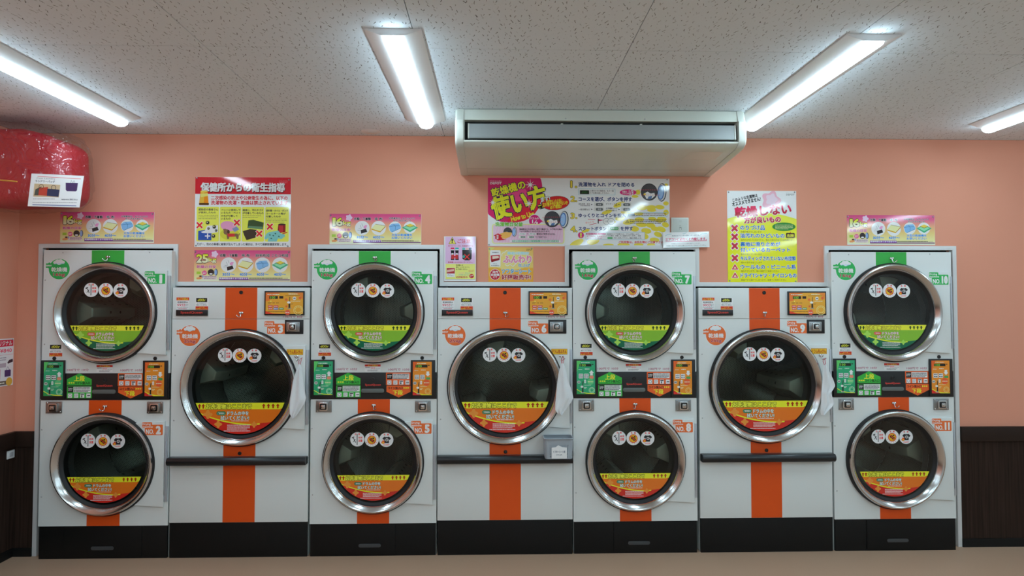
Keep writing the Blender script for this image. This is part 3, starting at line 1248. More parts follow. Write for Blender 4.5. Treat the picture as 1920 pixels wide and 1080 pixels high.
def panel_face(green):
    P = Print(FMd, 1070, 660, 8.0)
    dy = 0 if green else 8
    x = 0 if green else 1446
    if green:
        P.rect(85, 128, 360, 625, '229468')
        P.poly([(85, 128), (150, 128), (85, 300)], '4CB45C')
        P.poly([(85, 548), (160, 592), (240, 608), (355, 616), (355, 625), (85, 625)], 'D8DC30')
        P.poly([(85, 560), (160, 603), (240, 619), (300, 625), (85, 625)], '1F8F4A')
    else:
        P.rect(1534, 136, 1812, 633, 'E07C20')
        P.poly([(1534, 136), (1600, 136), (1534, 300)], 'D4561F')
        P.poly([(1534, 560), (1610, 600), (1700, 618), (1812, 626), (1812, 633), (1534, 633)], 'F0C428')
        P.poly([(1534, 572), (1600, 612), (1660, 628), (1662, 633), (1534, 633)], 'B8261E')
    P.greek(150 + x, 146 + dy, 285 + x, 166 + dy, 1, 'CFE0D2' if green else 'EFD8C8')
    P.rect(128 + x, 174 + dy, 304 + x, 214 + dy, '12160F')
    P.text('100', 142 + x, 178 + dy, 218 + x, 210 + dy, '7FC43C', 0.01)
    P.rect(312 + x, 176 + dy, 334 + x, 190 + dy, '15170F')
    P.greek(112 + x, 252 + dy, 168 + x, 264 + dy, 1, 'D8E8DA')
    P.greek(205 + x, 240 + dy, 275 + x, 262 + dy, 1, 'D8E8DA')
    for k in (0, 1):
        x0 = 116 + 80 * k + x
        P.rect(x0, 322 + dy, x0 + 66, 390 + dy, 'D3DEE2', 5)
        P.greek(x0 + 6, 330 + dy, x0 + 60, 350 + dy, 1, '262B2C', 0.7)
        P.greek(x0 + 6, 360 + dy, x0 + 60, 380 + dy, 1, '262B2C', 0.7)
    # arrow, lamp, coin slot and the juice can of the print
    ax = 305 + x
    if green:
        P.poly([(ax, 270), (ax + 36, 308), (ax + 20, 308), (ax + 20, 346), (ax - 20, 346), (ax - 20, 308), (ax - 36, 308)], 'DCE6EA')
        P.rect(276, 352, 336, 396, 'D07A66', 8)
    else:
        P.poly([(ax + 4, 356), (ax + 40, 318), (ax + 24, 318), (ax + 24, 280), (ax - 16, 280), (ax - 16, 318), (ax - 32, 318)], 'DCE6EA')
        P.rect(1728, 368, 1790, 402, '3F8A4A', 8)
    P.ell(118 + x, 446 + dy, 26, 22, 'A9B4B4')
    P.rect(98 + x, 438 + dy, 138 + x, 454 + dy, '5E6868', 5)
    P.rect(196 + x, 410 + dy, 224 + x, 464 + dy, 'DDE6E4', 10)
    P.text('0', 202 + x, 420 + dy, 217 + x, 455 + dy, '4C9A70' if green else 'B86A2A')
    P.flower(290 + x, 440 + dy, 52, '4FB072' if green else 'D4502A', 12, 0.08, 60)
    P.greek(252 + x, 428 + dy, 330 + x, 454 + dy, 1, 'CFE8A0' if green else 'F2C8A8')
    P.rect(164 + x, 510 + dy, 184 + x, 606 + dy, '171A16')
    P.rect(144 + x, 500 + dy, 182 + x, 530 + dy, 'C8D2CE', 8)
    P.line([(172 + x, 500 + dy), (180 + x, 432 + dy)], 12, '2A2F2A')
    P.rect(146 + x, 596 + dy, 192 + x, 612 + dy, '8C9690')
    P.greek(198 + x, 486 + dy, 300 + x, 500 + dy, 1, 'BFE0C8' if green else 'F0CFA8')
    P.greek(192 + x, 518 + dy, 236 + x, 548 + dy, 2, 'BFE0C8' if green else 'F0CFA8')
    P.ring(310 + x, 568 + dy, 38, 44, 'A9D8B8' if green else 'F0B878')
    for a in range(0, 360, 45):
        P.ell(310 + x + 26 * math.cos(R(a)), 568 + dy + 26 * math.sin(R(a)), 7, 7, '8ACAA0' if green else 'EEA85C')
    return P.mesh('control_panel', PRINTM)


def coin_sticker(green):
    P = Print(FMd, 1070, 660, 8.0)
    if green:
        c, wh = '2A9E38', 'DDE8EE'
        P.poly([(408, 383), (582, 297), (762, 383), (762, 474), (408, 474)], c)
        P.text('上段', 512, 336, 662, 412, 'F2E22C', 0.03)
        for k in range(3):
            P.poly([(422 + 32 * k, 436), (450 + 32 * k, 422), (450 + 32 * k, 450)], 'E8D830')
        P.text('コイン投入口', 520, 420, 740, 458, '0E2010', 0.03)
        P.rect(410, 488, 768, 662, c)
        P.rect(424, 494, 500, 574, '14171A')
        P.text('乾燥機の\n使い方', 430, 512, 494, 556, 'E8ECEC', 0.01)
        P.rect(504, 494, 752, 576, wh)
        P.greek(512, 498, 742, 572, 4, '2A2F33', 0.6)
        y0, xx = 592, (426, 514, 602, 690)
    else:
        c, wh = 'D4541F', 'DDE8EE'
        P.rect(1138, 298, 1498, 482, c)
        P.rect(1152, 314, 1232, 394, '14171A')
        P.text('乾燥機の\n使い方', 1158, 332, 1226, 376, 'E8ECEC', 0.01)
        P.rect(1236, 314, 1480, 394, wh)
        P.greek(1244, 318, 1470, 392, 4, '2A2F33', 0.6)
        P.poly([(1146, 492), (1502, 492), (1502, 582), (1326, 668), (1146, 582)], c)
        P.text('コイン投入口', 1166, 508, 1386, 546, '0E0A08', 0.03)
        for k in range(3):
            P.poly([(1424 + 30 * k, 526), (1396 + 30 * k, 512), (1396 + 30 * k, 540)], 'E8D830')
        P.text('下段', 1240, 560, 1384, 628, 'F2E22C', 0.03)
        y0, xx = 414, (1158, 1246, 1334, 1422)
    for k, x in enumerate(xx):
        P.rect(x, y0, x + 60, y0 + 62, wh, 4)
        if k == 0:
            P.ring(x + 30, y0 + 30, 16, 22, '6C7780')
        elif k == 1:
            P.greek(x + 6, y0 + 8, x + 54, y0 + 54, 3, '59636B', 0.5)
        elif k == 2:
            P.rect(x + 6, y0 + 6, x + 54, y0 + 20, '20262A')
            P.rect(x + 14, y0 + 26, x + 30, y0 + 58, '2A3034')
        else:
            P.rect(x + 12, y0 + 24, x + 54, y0 + 36, '2A3034')
            P.greek(x + 6, y0 + 40, x + 54, y0 + 56, 1, '8A949C', 0.5)
    return P.mesh('coin_instruction_sticker', PRINTM)


def price_print(frame, ox, oy, zm, x0, y0, x1, y1, txt):
    P = Print(frame, ox, oy, zm)
    P.text(txt, x0, y0, x1, y1, '8E2A56', 0.012)
    return P.mesh('price_lettering', PRINTM)


def d_sticker(frame, ox, oy, zm, x0, y0, x1, y1):
    """small notice: door read-out, two lines and a red bar"""
    P = Print(frame, ox, oy, zm)
    h = y1 - y0
    wd = x1 - x0
    P.rect(x0 - wd * 0.02, y0, x1 + wd * 0.02, y1, 'D5DCDE', wd * 0.03)
    P.rect(x0 + wd * 0.04, y0 + h * 0.02, x1 - wd * 0.08, y0 + h * 0.36, '13160E')
    P.text('d00r', x0 + wd * 0.16, y0 + h * 0.09, x1 - wd * 0.2, y0 + h * 0.29, 'C8CC3C', 0.012)
    P.text('ドアがきちんと', x0 + wd * 0.14, y0 + h * 0.42, x1 - wd * 0.16, y0 + h * 0.51, '2A2F38')
    P.text('閉まっていません', x0 + wd * 0.08, y0 + h * 0.54, x1 - wd * 0.10, y0 + h * 0.65, '2A2F38', 0.01)
    P.rect(x0 + wd * 0.0, y0 + h * 0.71, x1, y1 - h * 0.01, 'B03018')
    P.text('もう一度', x0 + wd * 0.30, y0 + h * 0.74, x1 - wd * 0.30, y0 + h * 0.84, 'F0C830')
    P.text('開け閉めしてください', x0 + wd * 0.06, y0 + h * 0.86, x1 - wd * 0.06, y0 + h * 0.97, 'F0C830')
    return P.mesh('door_notice_sticker', PRINTM)


def caution_sticker_A():
    P = Print(FMd, 1070, 660, 8.0)
    P.rect(824, 178, 1056, 280, 'D3D8D8')
    P.rect(824, 178, 1056, 208, 'A82418')
    P.text('△ご注意△', 866, 182, 1016, 204, 'EEC83A', 0.01)
    P.text('乾燥時間は', 830, 214, 906, 230, '262B34', 0.01)
    P.text('99分', 912, 216, 978, 246, 'C03A62', 0.01)
    P.text('までです', 984, 234, 1050, 248, '262B34')
    P.greek(862, 254, 1020, 278, 2, '3A3F48', 0.5)
    return P.mesh('caution_sticker', PRINTM)


def make_stack(i, pxc, nums, label, rots, drawer_x):
    root = thing('stacked_dryer', label, 'dryer', (at(pxc, 752, YF).x, YF, 0.0), 'stacked dryers')
    w2 = WA / 2
    zu0 = zA(697.0)          # bottom of the upper front panel
    zu1 = HA
    zl0, zl1 = zA(977.3), zA(746.5)
    cu, cl = zA(586), zA(863.5)
    link('cabinet', cached('cabA', lambda: MB().box(-w2 + 0.002, -w2 + 0.014, 0.021, 0.9, 0.0, HA - 0.002).box(w2 - 0.014, w2 - 0.002, 0.021, 0.9, 0.0, HA - 0.002)
                           .box(-w2 + 0.014, w2 - 0.014, 0.021, 0.9, HA - 0.014, HA - 0.002).box(-w2 + 0.014, w2 - 0.014, 0.88, 0.9, 0.0, HA - 0.014)
                           .mesh('cabinet', WHITE)), root)
    link('upper_front_panel', cached('upA', lambda: hole_panel(-w2, w2, zu0, zu1, 0, cu, RA - 0.03, 0, 0.09).mesh('upper_front_panel', WHITE)), root)
    link('lower_front_panel', cached('loA', lambda: hole_panel(-w2, w2, zl0, zl1, 0, cl, RA - 0.03, 0, 0.09).mesh('lower_front_panel', WHITE)), root)
    sw = 29.4 * sA
    link('green_stripe', cached('stG', lambda: MB().box(-sw, sw, -0.0008, -0.0001, cu + RA - 0.012, HA - 0.001).mesh('green_stripe', GREEN)), root)
    link('orange_stripe', cached('stO1', lambda: MB().box(-sw, sw, -0.0008, -0.0001, cl + RA - 0.012, zl1 - 0.0005).mesh('orange_stripe', ORANGE)), root)
    link('orange_stripe', cached('stO2', lambda: MB().box(-sw, sw, -0.0008, -0.0001, zl0 + 0.0005, cl - RA + 0.012).mesh('orange_stripe', ORANGE)), root)
    make_door(root, cu, 'A', nums[0], SEGG, G_GREEN)
    make_door(root, cl, 'A', nums[1], SEGR, G_ORANGE)
    make_drum(root, cu, 'A', rots[0])
    make_drum(root, cl, 'A', rots[1])
    # control band
    band = link('control_band', cached('band', lambda: MB().box(-w2 + 0.003, w2 - 0.003, -0.003, 0.02, zl1 + 0.0008, zu0 - 0.0008).mesh('control_band', BLACK, bevel=0.001)), root)
    for gr in (True, False):
        def fr_(gr=gr):
            a, b, c, d = (38, 104, 384, 668) if gr else (1502, 112, 1862, 678)
            p0, p1 = FMd(1070 + a / 8, 660 + d / 8), FMd(1070 + b * 0 / 8 + c / 8, 660 + b / 8)
            m = MB().box(max(p0[0], -w2 + 0.001), min(p1[0], w2 - 0.001), -0.010, -0.0032, max(p0[1], zl1 + 0.001), p1[1])
            return m.mesh('panel_frame', BLACK, bevel=0.0018)
        link('panel_frame', cached(('pf', gr), fr_), band)
        link('control_panel', cached(('pface', gr), lambda gr=gr: panel_face(gr)), band, (0, -0.0103, 0))
        link('coin_instruction_sticker', cached(('cs', gr), lambda gr=gr: coin_sticker(gr)), band, (0, -0.0033, 0))
    p0, p1 = FMd(1070 + 776 / 8, 660 + 596 / 8), FMd(1070 + 1112 / 8, 660 + 536 / 8)
    link('coin_tray', cached('tray', lambda: MB().prism(rrect(p0[0], p0[1], p1[0], p1[1], 0.011), -0.008, -0.0032).mesh('coin_tray', mat('tray_grey', (0.15, 0.17, 0.165), 0.35, 0.3), bevel=0.0025)), band)

    def brand():
        P = Print(FMd, 1070, 660, 8.0)
        P.text('SpeedQueen', 832, 464, 1062, 500, 'B83A34', 0.022)
        return P.mesh('brand_lettering', PRINTM)
    link('brand_lettering', cached('brandA', brand), band, (0, -0.0033, 0))
    bx, bz = FMd(1070 + 948 / 8, 660 + 398 / 8)
    link('band_lock', PEEP, band, (bx, -0.003, bz))
    # small fittings
    for cx, cy in ((217, 78), (1668, 82)):
        x, z = FMd(1070 + cx / 8, 660 + cy / 8)
        link('key_hole', PEEP, root, (x, 0, z))
    for cx, cy in ((230, 795), (1682, 803)):
        x, z = FMd(1070 + cx / 8, 660 + cy / 8)
        coin_lock(root, max(-w2 + 0.075, min(w2 - 0.06, x)), z)
    hx, hz = FA(1187.7)(1070 + 580 / 4.908, 465 + 92 / 4.908)
    h = link('hook', HOOK, root, (hx, -0.0008, hz))
    hx, hz = FA(1190.0)(1070 + 960 / 8, 660 + 782 / 8)
    h2 = link('hook', HOOK, root, (hx, -0.0008, hz))
    if i % 2 == 0:
        h.scale.x = h2.scale.x = -1
    FU = FA(1188.6)
    link('badge_sticker', BADGE16, root, ((1070 + 152 / 4.908 - 1188.6) * sA, -0.0002, zA(465 + 202 / 4.908)))
    link('door_notice_sticker', cached('dnA', lambda: d_sticker(FU, 1070, 465, 4.908, 80, 880, 194, 988)), root, (0, -0.0003, 0))
    link('caution_sticker', cached('csA', caution_sticker_A), root, (0, -0.0003, 0))
    link('price_lettering', cached('prA1', lambda: price_print(FMd, 1070, 660, 8, 402, 230, 712, 264, '100円で 10分')), root, (0, -0.0003, 0))
    link('price_lettering', cached('prA2', lambda: price_print(FMd, 1070, 660, 8, 1170, 236, 1480, 272, '100円で 10分')), root, (0, -0.0003, 0))
    for cx, cy in ((182, 55), (950, 50), (30, 302), (35, 878)):
        link('screw', SCREW, root, ((1070 + cx / 4.908 - 1188.6) * sA, 0, zA(465 + cy / 4.908)))
    for cx, cy in ((43, 247), (53, 850)):
        link('screw', SCREW, root, ((1070 + cx / 4.908 - 1191.6) * sA, 0, zA(750 + cy / 4.908)))
    # black plinth with a drawer front
    base = link('plinth', cached('plA', lambda: MB().box(-w2 + 0.004, w2 - 0.004, 0.004, 0.06, 0.0, zl0 - 0.001).mesh('plinth', KICK, bevel=0.001)), root)
    dw = link('plinth_drawer', cached('pdA', lambda: MB().box(-0.24, 0.24, -0.002, 0.0038, 0.012, zl0 - 0.004).mesh('plinth_drawer', KICK, bevel=0.001)), base, (drawer_x, 0, 0))
    link('drawer_pull', cached('pullA', lambda: MB().prism(rrect(-0.07, 0.055, 0.07, 0.078, 0.011), -0.0045, -0.0021).mesh('drawer_pull', mat('dark_grey_plastic', (0.05, 0.055, 0.06), 0.35), bevel=0.001)), base, (drawer_x * 0.2, 0, 0))
    return root


# ---- single 25 kg dryer ------------------------------------------
cBT, cBD = 947.0, 946.5
FT = FB(cBT)


def panel_B():
    P = Print(FT, 820, 530, 7.385)
    P.rect(1280, 138, 1790, 432, 'E8922A')
    P.poly([(1280, 138), (1480, 138), (1400, 180), (1330, 250), (1280, 260)], 'DC6A28')
    P.poly([(1790, 138), (1790, 240), (1740, 170), (1660, 138)], 'E0762A')
    P.poly([(1280, 390), (1380, 425), (1500, 432), (1280, 432)], 'C03A20')
    P.greek(1304, 152, 1470, 176, 1, 'F0D0C8')
    P.greek(1592, 148, 1712, 170, 1, 'F4DCC0')
    P.greek(1550, 176, 1744, 188, 1, '6A4A1A')
    P.rect(1330, 186, 1446, 226, '181A10')
    P.text('100', 1346, 190, 1410, 222, '86C83C', 0.01)
    P.rect(1466, 186, 1520, 222, '20130C')
    P.ell(1352, 258, 8, 8, 'F6F060')
    P.ell(1314, 362, 9, 9, 'F6F060')
    P.greek(1310, 272, 1360, 296, 2, '6A4A1A')
    P.greek(1376, 272, 1404, 290, 1, '6A4A1A')
    P.greek(1424, 272, 1462, 290, 1, '6A4A1A')
    for x0, y0, c in ((1312, 312, 'B84434'), (1388, 312, 'B84434'), (1312, 346, 'B84434'), (1388, 346, '3E6FB0'), (1462, 346, '3A7E44')):
        P.rect(x0, y0, x0 + 66, y0 + 30, c, 8)
        P.greek(x0 + 10, y0 + 6, x0 + 56, y0 + 24, 1, 'F0E4DC')
    P.greek(1310, 390, 1540, 410, 1, '6A5020')
    P.flower(1580, 412, 40, 'D0503A', 10, 0.1)
    P.greek(1552, 404, 1608, 422, 1, 'F2D8C8')
    P.rect(1592, 290, 1616, 352, '1A1712')
    P.ell(1596, 274, 24, 16, 'D4D8D4')
    P.line([(1604, 262), (1610, 200)], 9, '3A3830')
    P.rect(1580, 348, 1630, 362, '8C8678')
    P.ell(1672, 218, 24, 24, 'D4D6D2')
    P.rect(1656, 210, 1690, 226, '62686A', 6)
    P.greek(1626, 250, 1750, 264, 1, 'F6E0B8')
    P.greek(1624, 286, 1660, 306, 2, '8A5A1A')
    P.flower(1560, 236, 22, 'DE6030', 5, 0.2)
    P.flower(1750, 214, 24, 'DC5A2C', 5, 0.2)
    P.flower(1564, 328, 18, 'DC5A2C', 5, 0.2)
    P.ring(1726, 382, 60, 66, 'F4C080')
    for a in range(0, 360, 30):
        P.ell(1726 + 46 * math.cos(R(a)), 376 + 40 * math.sin(R(a)), 9, 9, 'F2B468')
    return P.mesh('control_panel', PRINTM)


def caution_B():
    P = Print(FT, 820, 530, 7.385)
    P.rect(58, 206, 230, 372, 'D8DEDE', 4)
    P.rect(58, 206, 230, 246, 'B83A1C', 4)
    P.text('△ご注意△', 72, 212, 216, 240, 'F0CC3C', 0.01)
    P.text('乾燥時間は', 72, 260, 212, 284, '262B34', 0.015)
    P.text('99分', 68, 290, 178, 332, 'B02C50', 0.012)
    P.text('まで', 182, 296, 218, 330, '262B34')
    P.greek(66, 340, 220, 352, 1, '5A5F68')
    P.greek(86, 354, 196, 368, 1, 'B02C50')
    return P.mesh('caution_sticker', PRINTM)


def cloth_tag():
    P = Print(FB(cBD), 820, 610, 4.5)
    P.rect(958, 197, 1094, 245, '9A5A14')
    P.rect(961, 200, 1091, 242, 'E8A41C')
    P.text('ドラム用ふきん', 967, 206, 1086, 236, '9A2414', 0.02)
    return P.mesh('cloth_sticker', PRINTM)


def make_single(i, pxc, num, label, rot):
    root = thing('large_dryer', label, 'dryer', (at(pxc, 760, YF).x, YF, 0.0), 'large single dryers')
    w2 = WB / 2
    z_s = zB(597.8)
    z_b1, z_b0 = zB(852), zB(866.5)
    z_k = zB(975)
    cz = zB(724.3)
    link('cabinet', cached('cabB', lambda: MB().box(-w2 + 0.002, -w2 + 0.014, 0.021, 0.95, 0.0, HB - 0.002).box(w2 - 0.014, w2 - 0.002, 0.021, 0.95, 0.0, HB - 0.002)
                           .box(-w2 + 0.014, w2 - 0.014, 0.021, 0.95, HB - 0.014, HB - 0.002).box(-w2 + 0.014, w2 - 0.014, 0.93, 0.95, 0.0, HB - 0.014)
                           .mesh('cabinet', WHITE)), root)
    link('top_panel', cached('topB', lambda: MB().box(-w2, w2, 0, 0.02, z_s + 0.001, HB).mesh('top_panel', WHITE, bevel=0.0012)), root)
    link('front_panel', cached('frB', lambda: hole_panel(-w2, w2, z_b1 - 0.01, z_s - 0.001, 0, cz, RB - 0.03, 0, 0.09).mesh('front_panel', WHITE)), root)
    link('lower_panel', cached('lpB', lambda: MB().box(-w2, w2, 0.0, 0.02, z_k, z_b0 + 0.002).mesh('lower_panel', WHITE, bevel=0.0012)), root)
    sw = 29.3 * sB
    for key, a, b in (('s1', z_s + 0.0015, HB - 0.001), ('s2', cz + RB - 0.014, z_s - 0.0015), ('s3', z_b1, cz - RB + 0.014), ('s4', z_k + 0.001, z_b0)):
        link('orange_stripe', cached(('stB', key), lambda a=a, b=b: MB().box(-sw, sw, -0.0008, -0.0001, a, b).mesh('orange_stripe', ORANGE)), root)
    # long black pull bar
    def bar():
        m = MB()
        zc, rr = (z_b0 + z_b1) / 2, (z_b1 - z_b0) / 2
        sec = [(0.0, rr), (-0.045, rr), (-0.056, rr * 0.55), (-0.060, 0.0), (-0.056, -rr * 0.55), (-0.045, -rr), (0.0, -rr)]
        n = len(sec)
        vs = [(x, p[0] - 0.0004, zc + p[1]) for x in (-w2 + 0.002, w2 - 0.002) for p in sec]
        fs = [tuple(range(n)), tuple(range(2 * n - 1, n - 1, -1))] + [(k, k + n, (k + 1) % n + n, (k + 1) % n) for k in range(n)]
        return m.add(vs, fs).mesh('pull_bar', mat('black_bar', (0.011, 0.012, 0.014), 0.3), bevel=0.003)
    link('pull_bar', cached('barB', bar), root)
    link('plinth', cached('plB', lambda: MB().box(-w2 + 0.003, w2 - 0.003, 0.002, 0.06, 0.0, z_k - 0.001).mesh('plinth', KICK, bevel=0.001)), root)
    dr = make_door(root, cz, 'B', num, SEGB, G_ORANGE)
    link('cloth_sticker', cached('ctag', cloth_tag), dr, (0, -0.0164, -cz))
    make_drum(root, cz, 'B', rot, 0.66)
    T = lambda cx, cy: FT(820 + cx / 7.385, 530 + cy / 7.385)
    # display
    p0, p1 = T(1262, 450), T(1806, 118)
    fr_ = link('display_frame', cached('dfB', lambda: MB().box(p0[0], p1[0], -0.014, -0.0003, p0[1], p1[1]).mesh('display_frame', BLACK, bevel=0.0025)), root)
    link('control_panel', cached('cpB', panel_B), fr_, (0, -0.0143, 0))
    # brand plate
    p0, p1 = T(60, 457), T(487, 377)

    def brand():
        P = Print(FT, 820, 530, 7.385)
        P.text('SpeedQueen', 124, 396, 418, 436, 'A8362E', 0.022)
        return P.mesh('brand_lettering', PRINTM)
    bp = link('brand_plate', cached('bpB', lambda: MB().box(p0[0], p1[0], -0.008, -0.0003, p0[1], p1[1]).mesh('brand_plate', BLACK, bevel=0.001)), root)
    link('brand_lettering', cached('brB', brand), bp, (0, -0.0083, 0))
    link('caution_sticker', cached('cauB', caution_B), root, (0, -0.0003, 0))
    link('door_notice_sticker', cached('dnB', lambda: d_sticker(FT, 820, 530, 7.385, 318, 210, 488, 376)), root, (0, -0.0004, 0))
    link('price_lettering', cached('prB', lambda: price_print(FT, 820, 530, 7.385, 1512, 458, 1776, 486, '100円で 8分')), root, (0, -0.0003, 0))
    link('badge_sticker', BADGE25, root, (*T(247, 730)[:1], -0.0002, T(247, 730)[1]))
    nx, nz = T(1415, 635)
    link('number_sticker', number_sticker(num, G_ORANGE), root, (nx, -0.0003, nz))
    # coin lock in its black surround
    p0, p1 = T(1537, 707), T(1790, 513)
    link('lock_surround', cached('lsB', lambda: MB().box(p0[0], p1[0], -0.003, -0.0003, p0[1], p1[1]).mesh('lock_surround', BLACK, bevel=0.001)), root)
    cl = coin_lock(root, *T(1664, 610))
    cl.location.y = -0.0032
    cl.scale = (0.84, 1, 0.84)
    cl.location.x -= 0.006
    x, z = T(935, 137)
    link('key_hole', PEEP, root, (x, -0.0008, z))
    x, z = FB(cBD)(820 + 572 / 4.5, 610 + 1067 / 4.5)
    link('key_hole', PEEP, root, (x, -0.0008, z))
    x, z = T(940, 418)
    h = link('hook', HOOK, root, (x, -0.0008, z))
    if i % 2 == 0:
        h.scale.x = -1
    x, z = FB(cBD)(820 + 1042 / 4.5, 610 + 258 / 4.5)
    link('cloth_hook', HOOK, dr, (x, -0.0162, z - cz))
    for cx, cy in ((28, 247), (26, 790)):
        link('screw', SCREW, root, ((820 + cx / 4.5 - cBD) * sB, 0, zB(610 + cy / 4.5)))
    p0 = FB(cBD)(820 + 55 / 4.5, 610 + 196 / 4.5)
    p1 = FB(cBD)(820 + 96 / 4.5, 610 + 174 / 4.5)
    link('blank_label', cached('blB', lambda: MB().box(p0[0], p1[0], -0.0008, -0.0002, p0[1], p1[1]).mesh('blank_label', PAPER)), root)
    root['tw'] = 0
    del root['tw']
    return root, cz


make_stack(0, 197.6, ('1', '2'), 'white stacked dryer numbered 1 and 2, at the far left end of the row', (150, 75), 0.0)
BR = []
BR.append(make_single(0, 450, '3', 'large single-door dryer numbered 3 below the hygiene notice', 165))
make_stack(1, 701, ('4', '5'), 'white stacked dryer numbered 4 and 5, second stack from the left', (88, 35), -0.10)
BR.append(make_single(1, 947.2, '6', 'large single-door dryer numbered 6 with a grey basket on its bar', -12))
make_stack(2, 1190.7, ('7', '8'), 'white stacked dryer numbered 7 and 8, under the wall controller', (-88, -35), 0.10)
BR.append(make_single(2, 1435.4, '9', 'large single-door dryer numbered 9 below the yellow no-drying poster', 95))
make_stack(3, 1675.5, ('10', '11'), 'white stacked dryer numbered 10 and 11, at the far right end of the row', (15, 85), 0.05)

# ================================================================== POSTERS AND SIGNS ON THE WALL
from mathutils import noise as mnoise
TACK = mat('tack_steel', (0.35, 0.36, 0.38), 0.3, 0.9)
TACKM = MB().lathe([(0.0, -0.004), (0.003, -0.0035), (0.005, -0.0012), (0.0052, 0.0)], 12).mesh('tack', TACK, smooth=True)


def sheet(name, label, cat, rect, draw, crop, base='D9DFE2', tacks=(), Y=-0.0022, tilt=0.0, group=None, gloss=PRINT, thick=0.0016, key=None):
    x0, y0, x1, y1 = rect
    pc = ((x0 + x1) / 2, (y0 + y1) / 2)
    c = at(pc[0], pc[1], Y)
    root = thing(name, label, cat, (c.x, Y, c.z), group, (0, R(tilt), 0))
    fr = plane_frame(pc[0], pc[1], Y, (c.x, Y, c.z))

    def mk():
        a, b = fr(x0, y1), fr(x1, y0)
        sm = MB().box(a[0], b[0], 0.0, thick, a[1], b[1]).mesh('sheet', PAPER)
        P = Print(fr, *crop)
        k = crop[2]
        if base:
            P.rect((x0 - crop[0]) * k, (y0 - crop[1]) * k, (x1 - crop[0]) * k, (y1 - crop[1]) * k, base)
        draw(P)
        return sm, P.mesh('printed_face', gloss), [fr(crop[0] + q[0] / k, crop[1] + q[1] / k) for q in tacks]
    sm, pm, tk = cached(key, mk) if key else mk()
    link('sheet', sm, root)
    link('printed_face', pm, root, (0, -0.0002, 0))
    for q in tk:
        link('tack', TACKM, root, (q[0], -0.0012, q[1]))
    return root


def depot(P, x0, y0, x1, y1, col):
    h = y1 - y0
    P.text('Coin Laundry', x0, y0, x1, y0 + h * 0.36, col)
    P.text('DEPOT', x0, y0 + h * 0.48, x1, y1, col, 0.03)


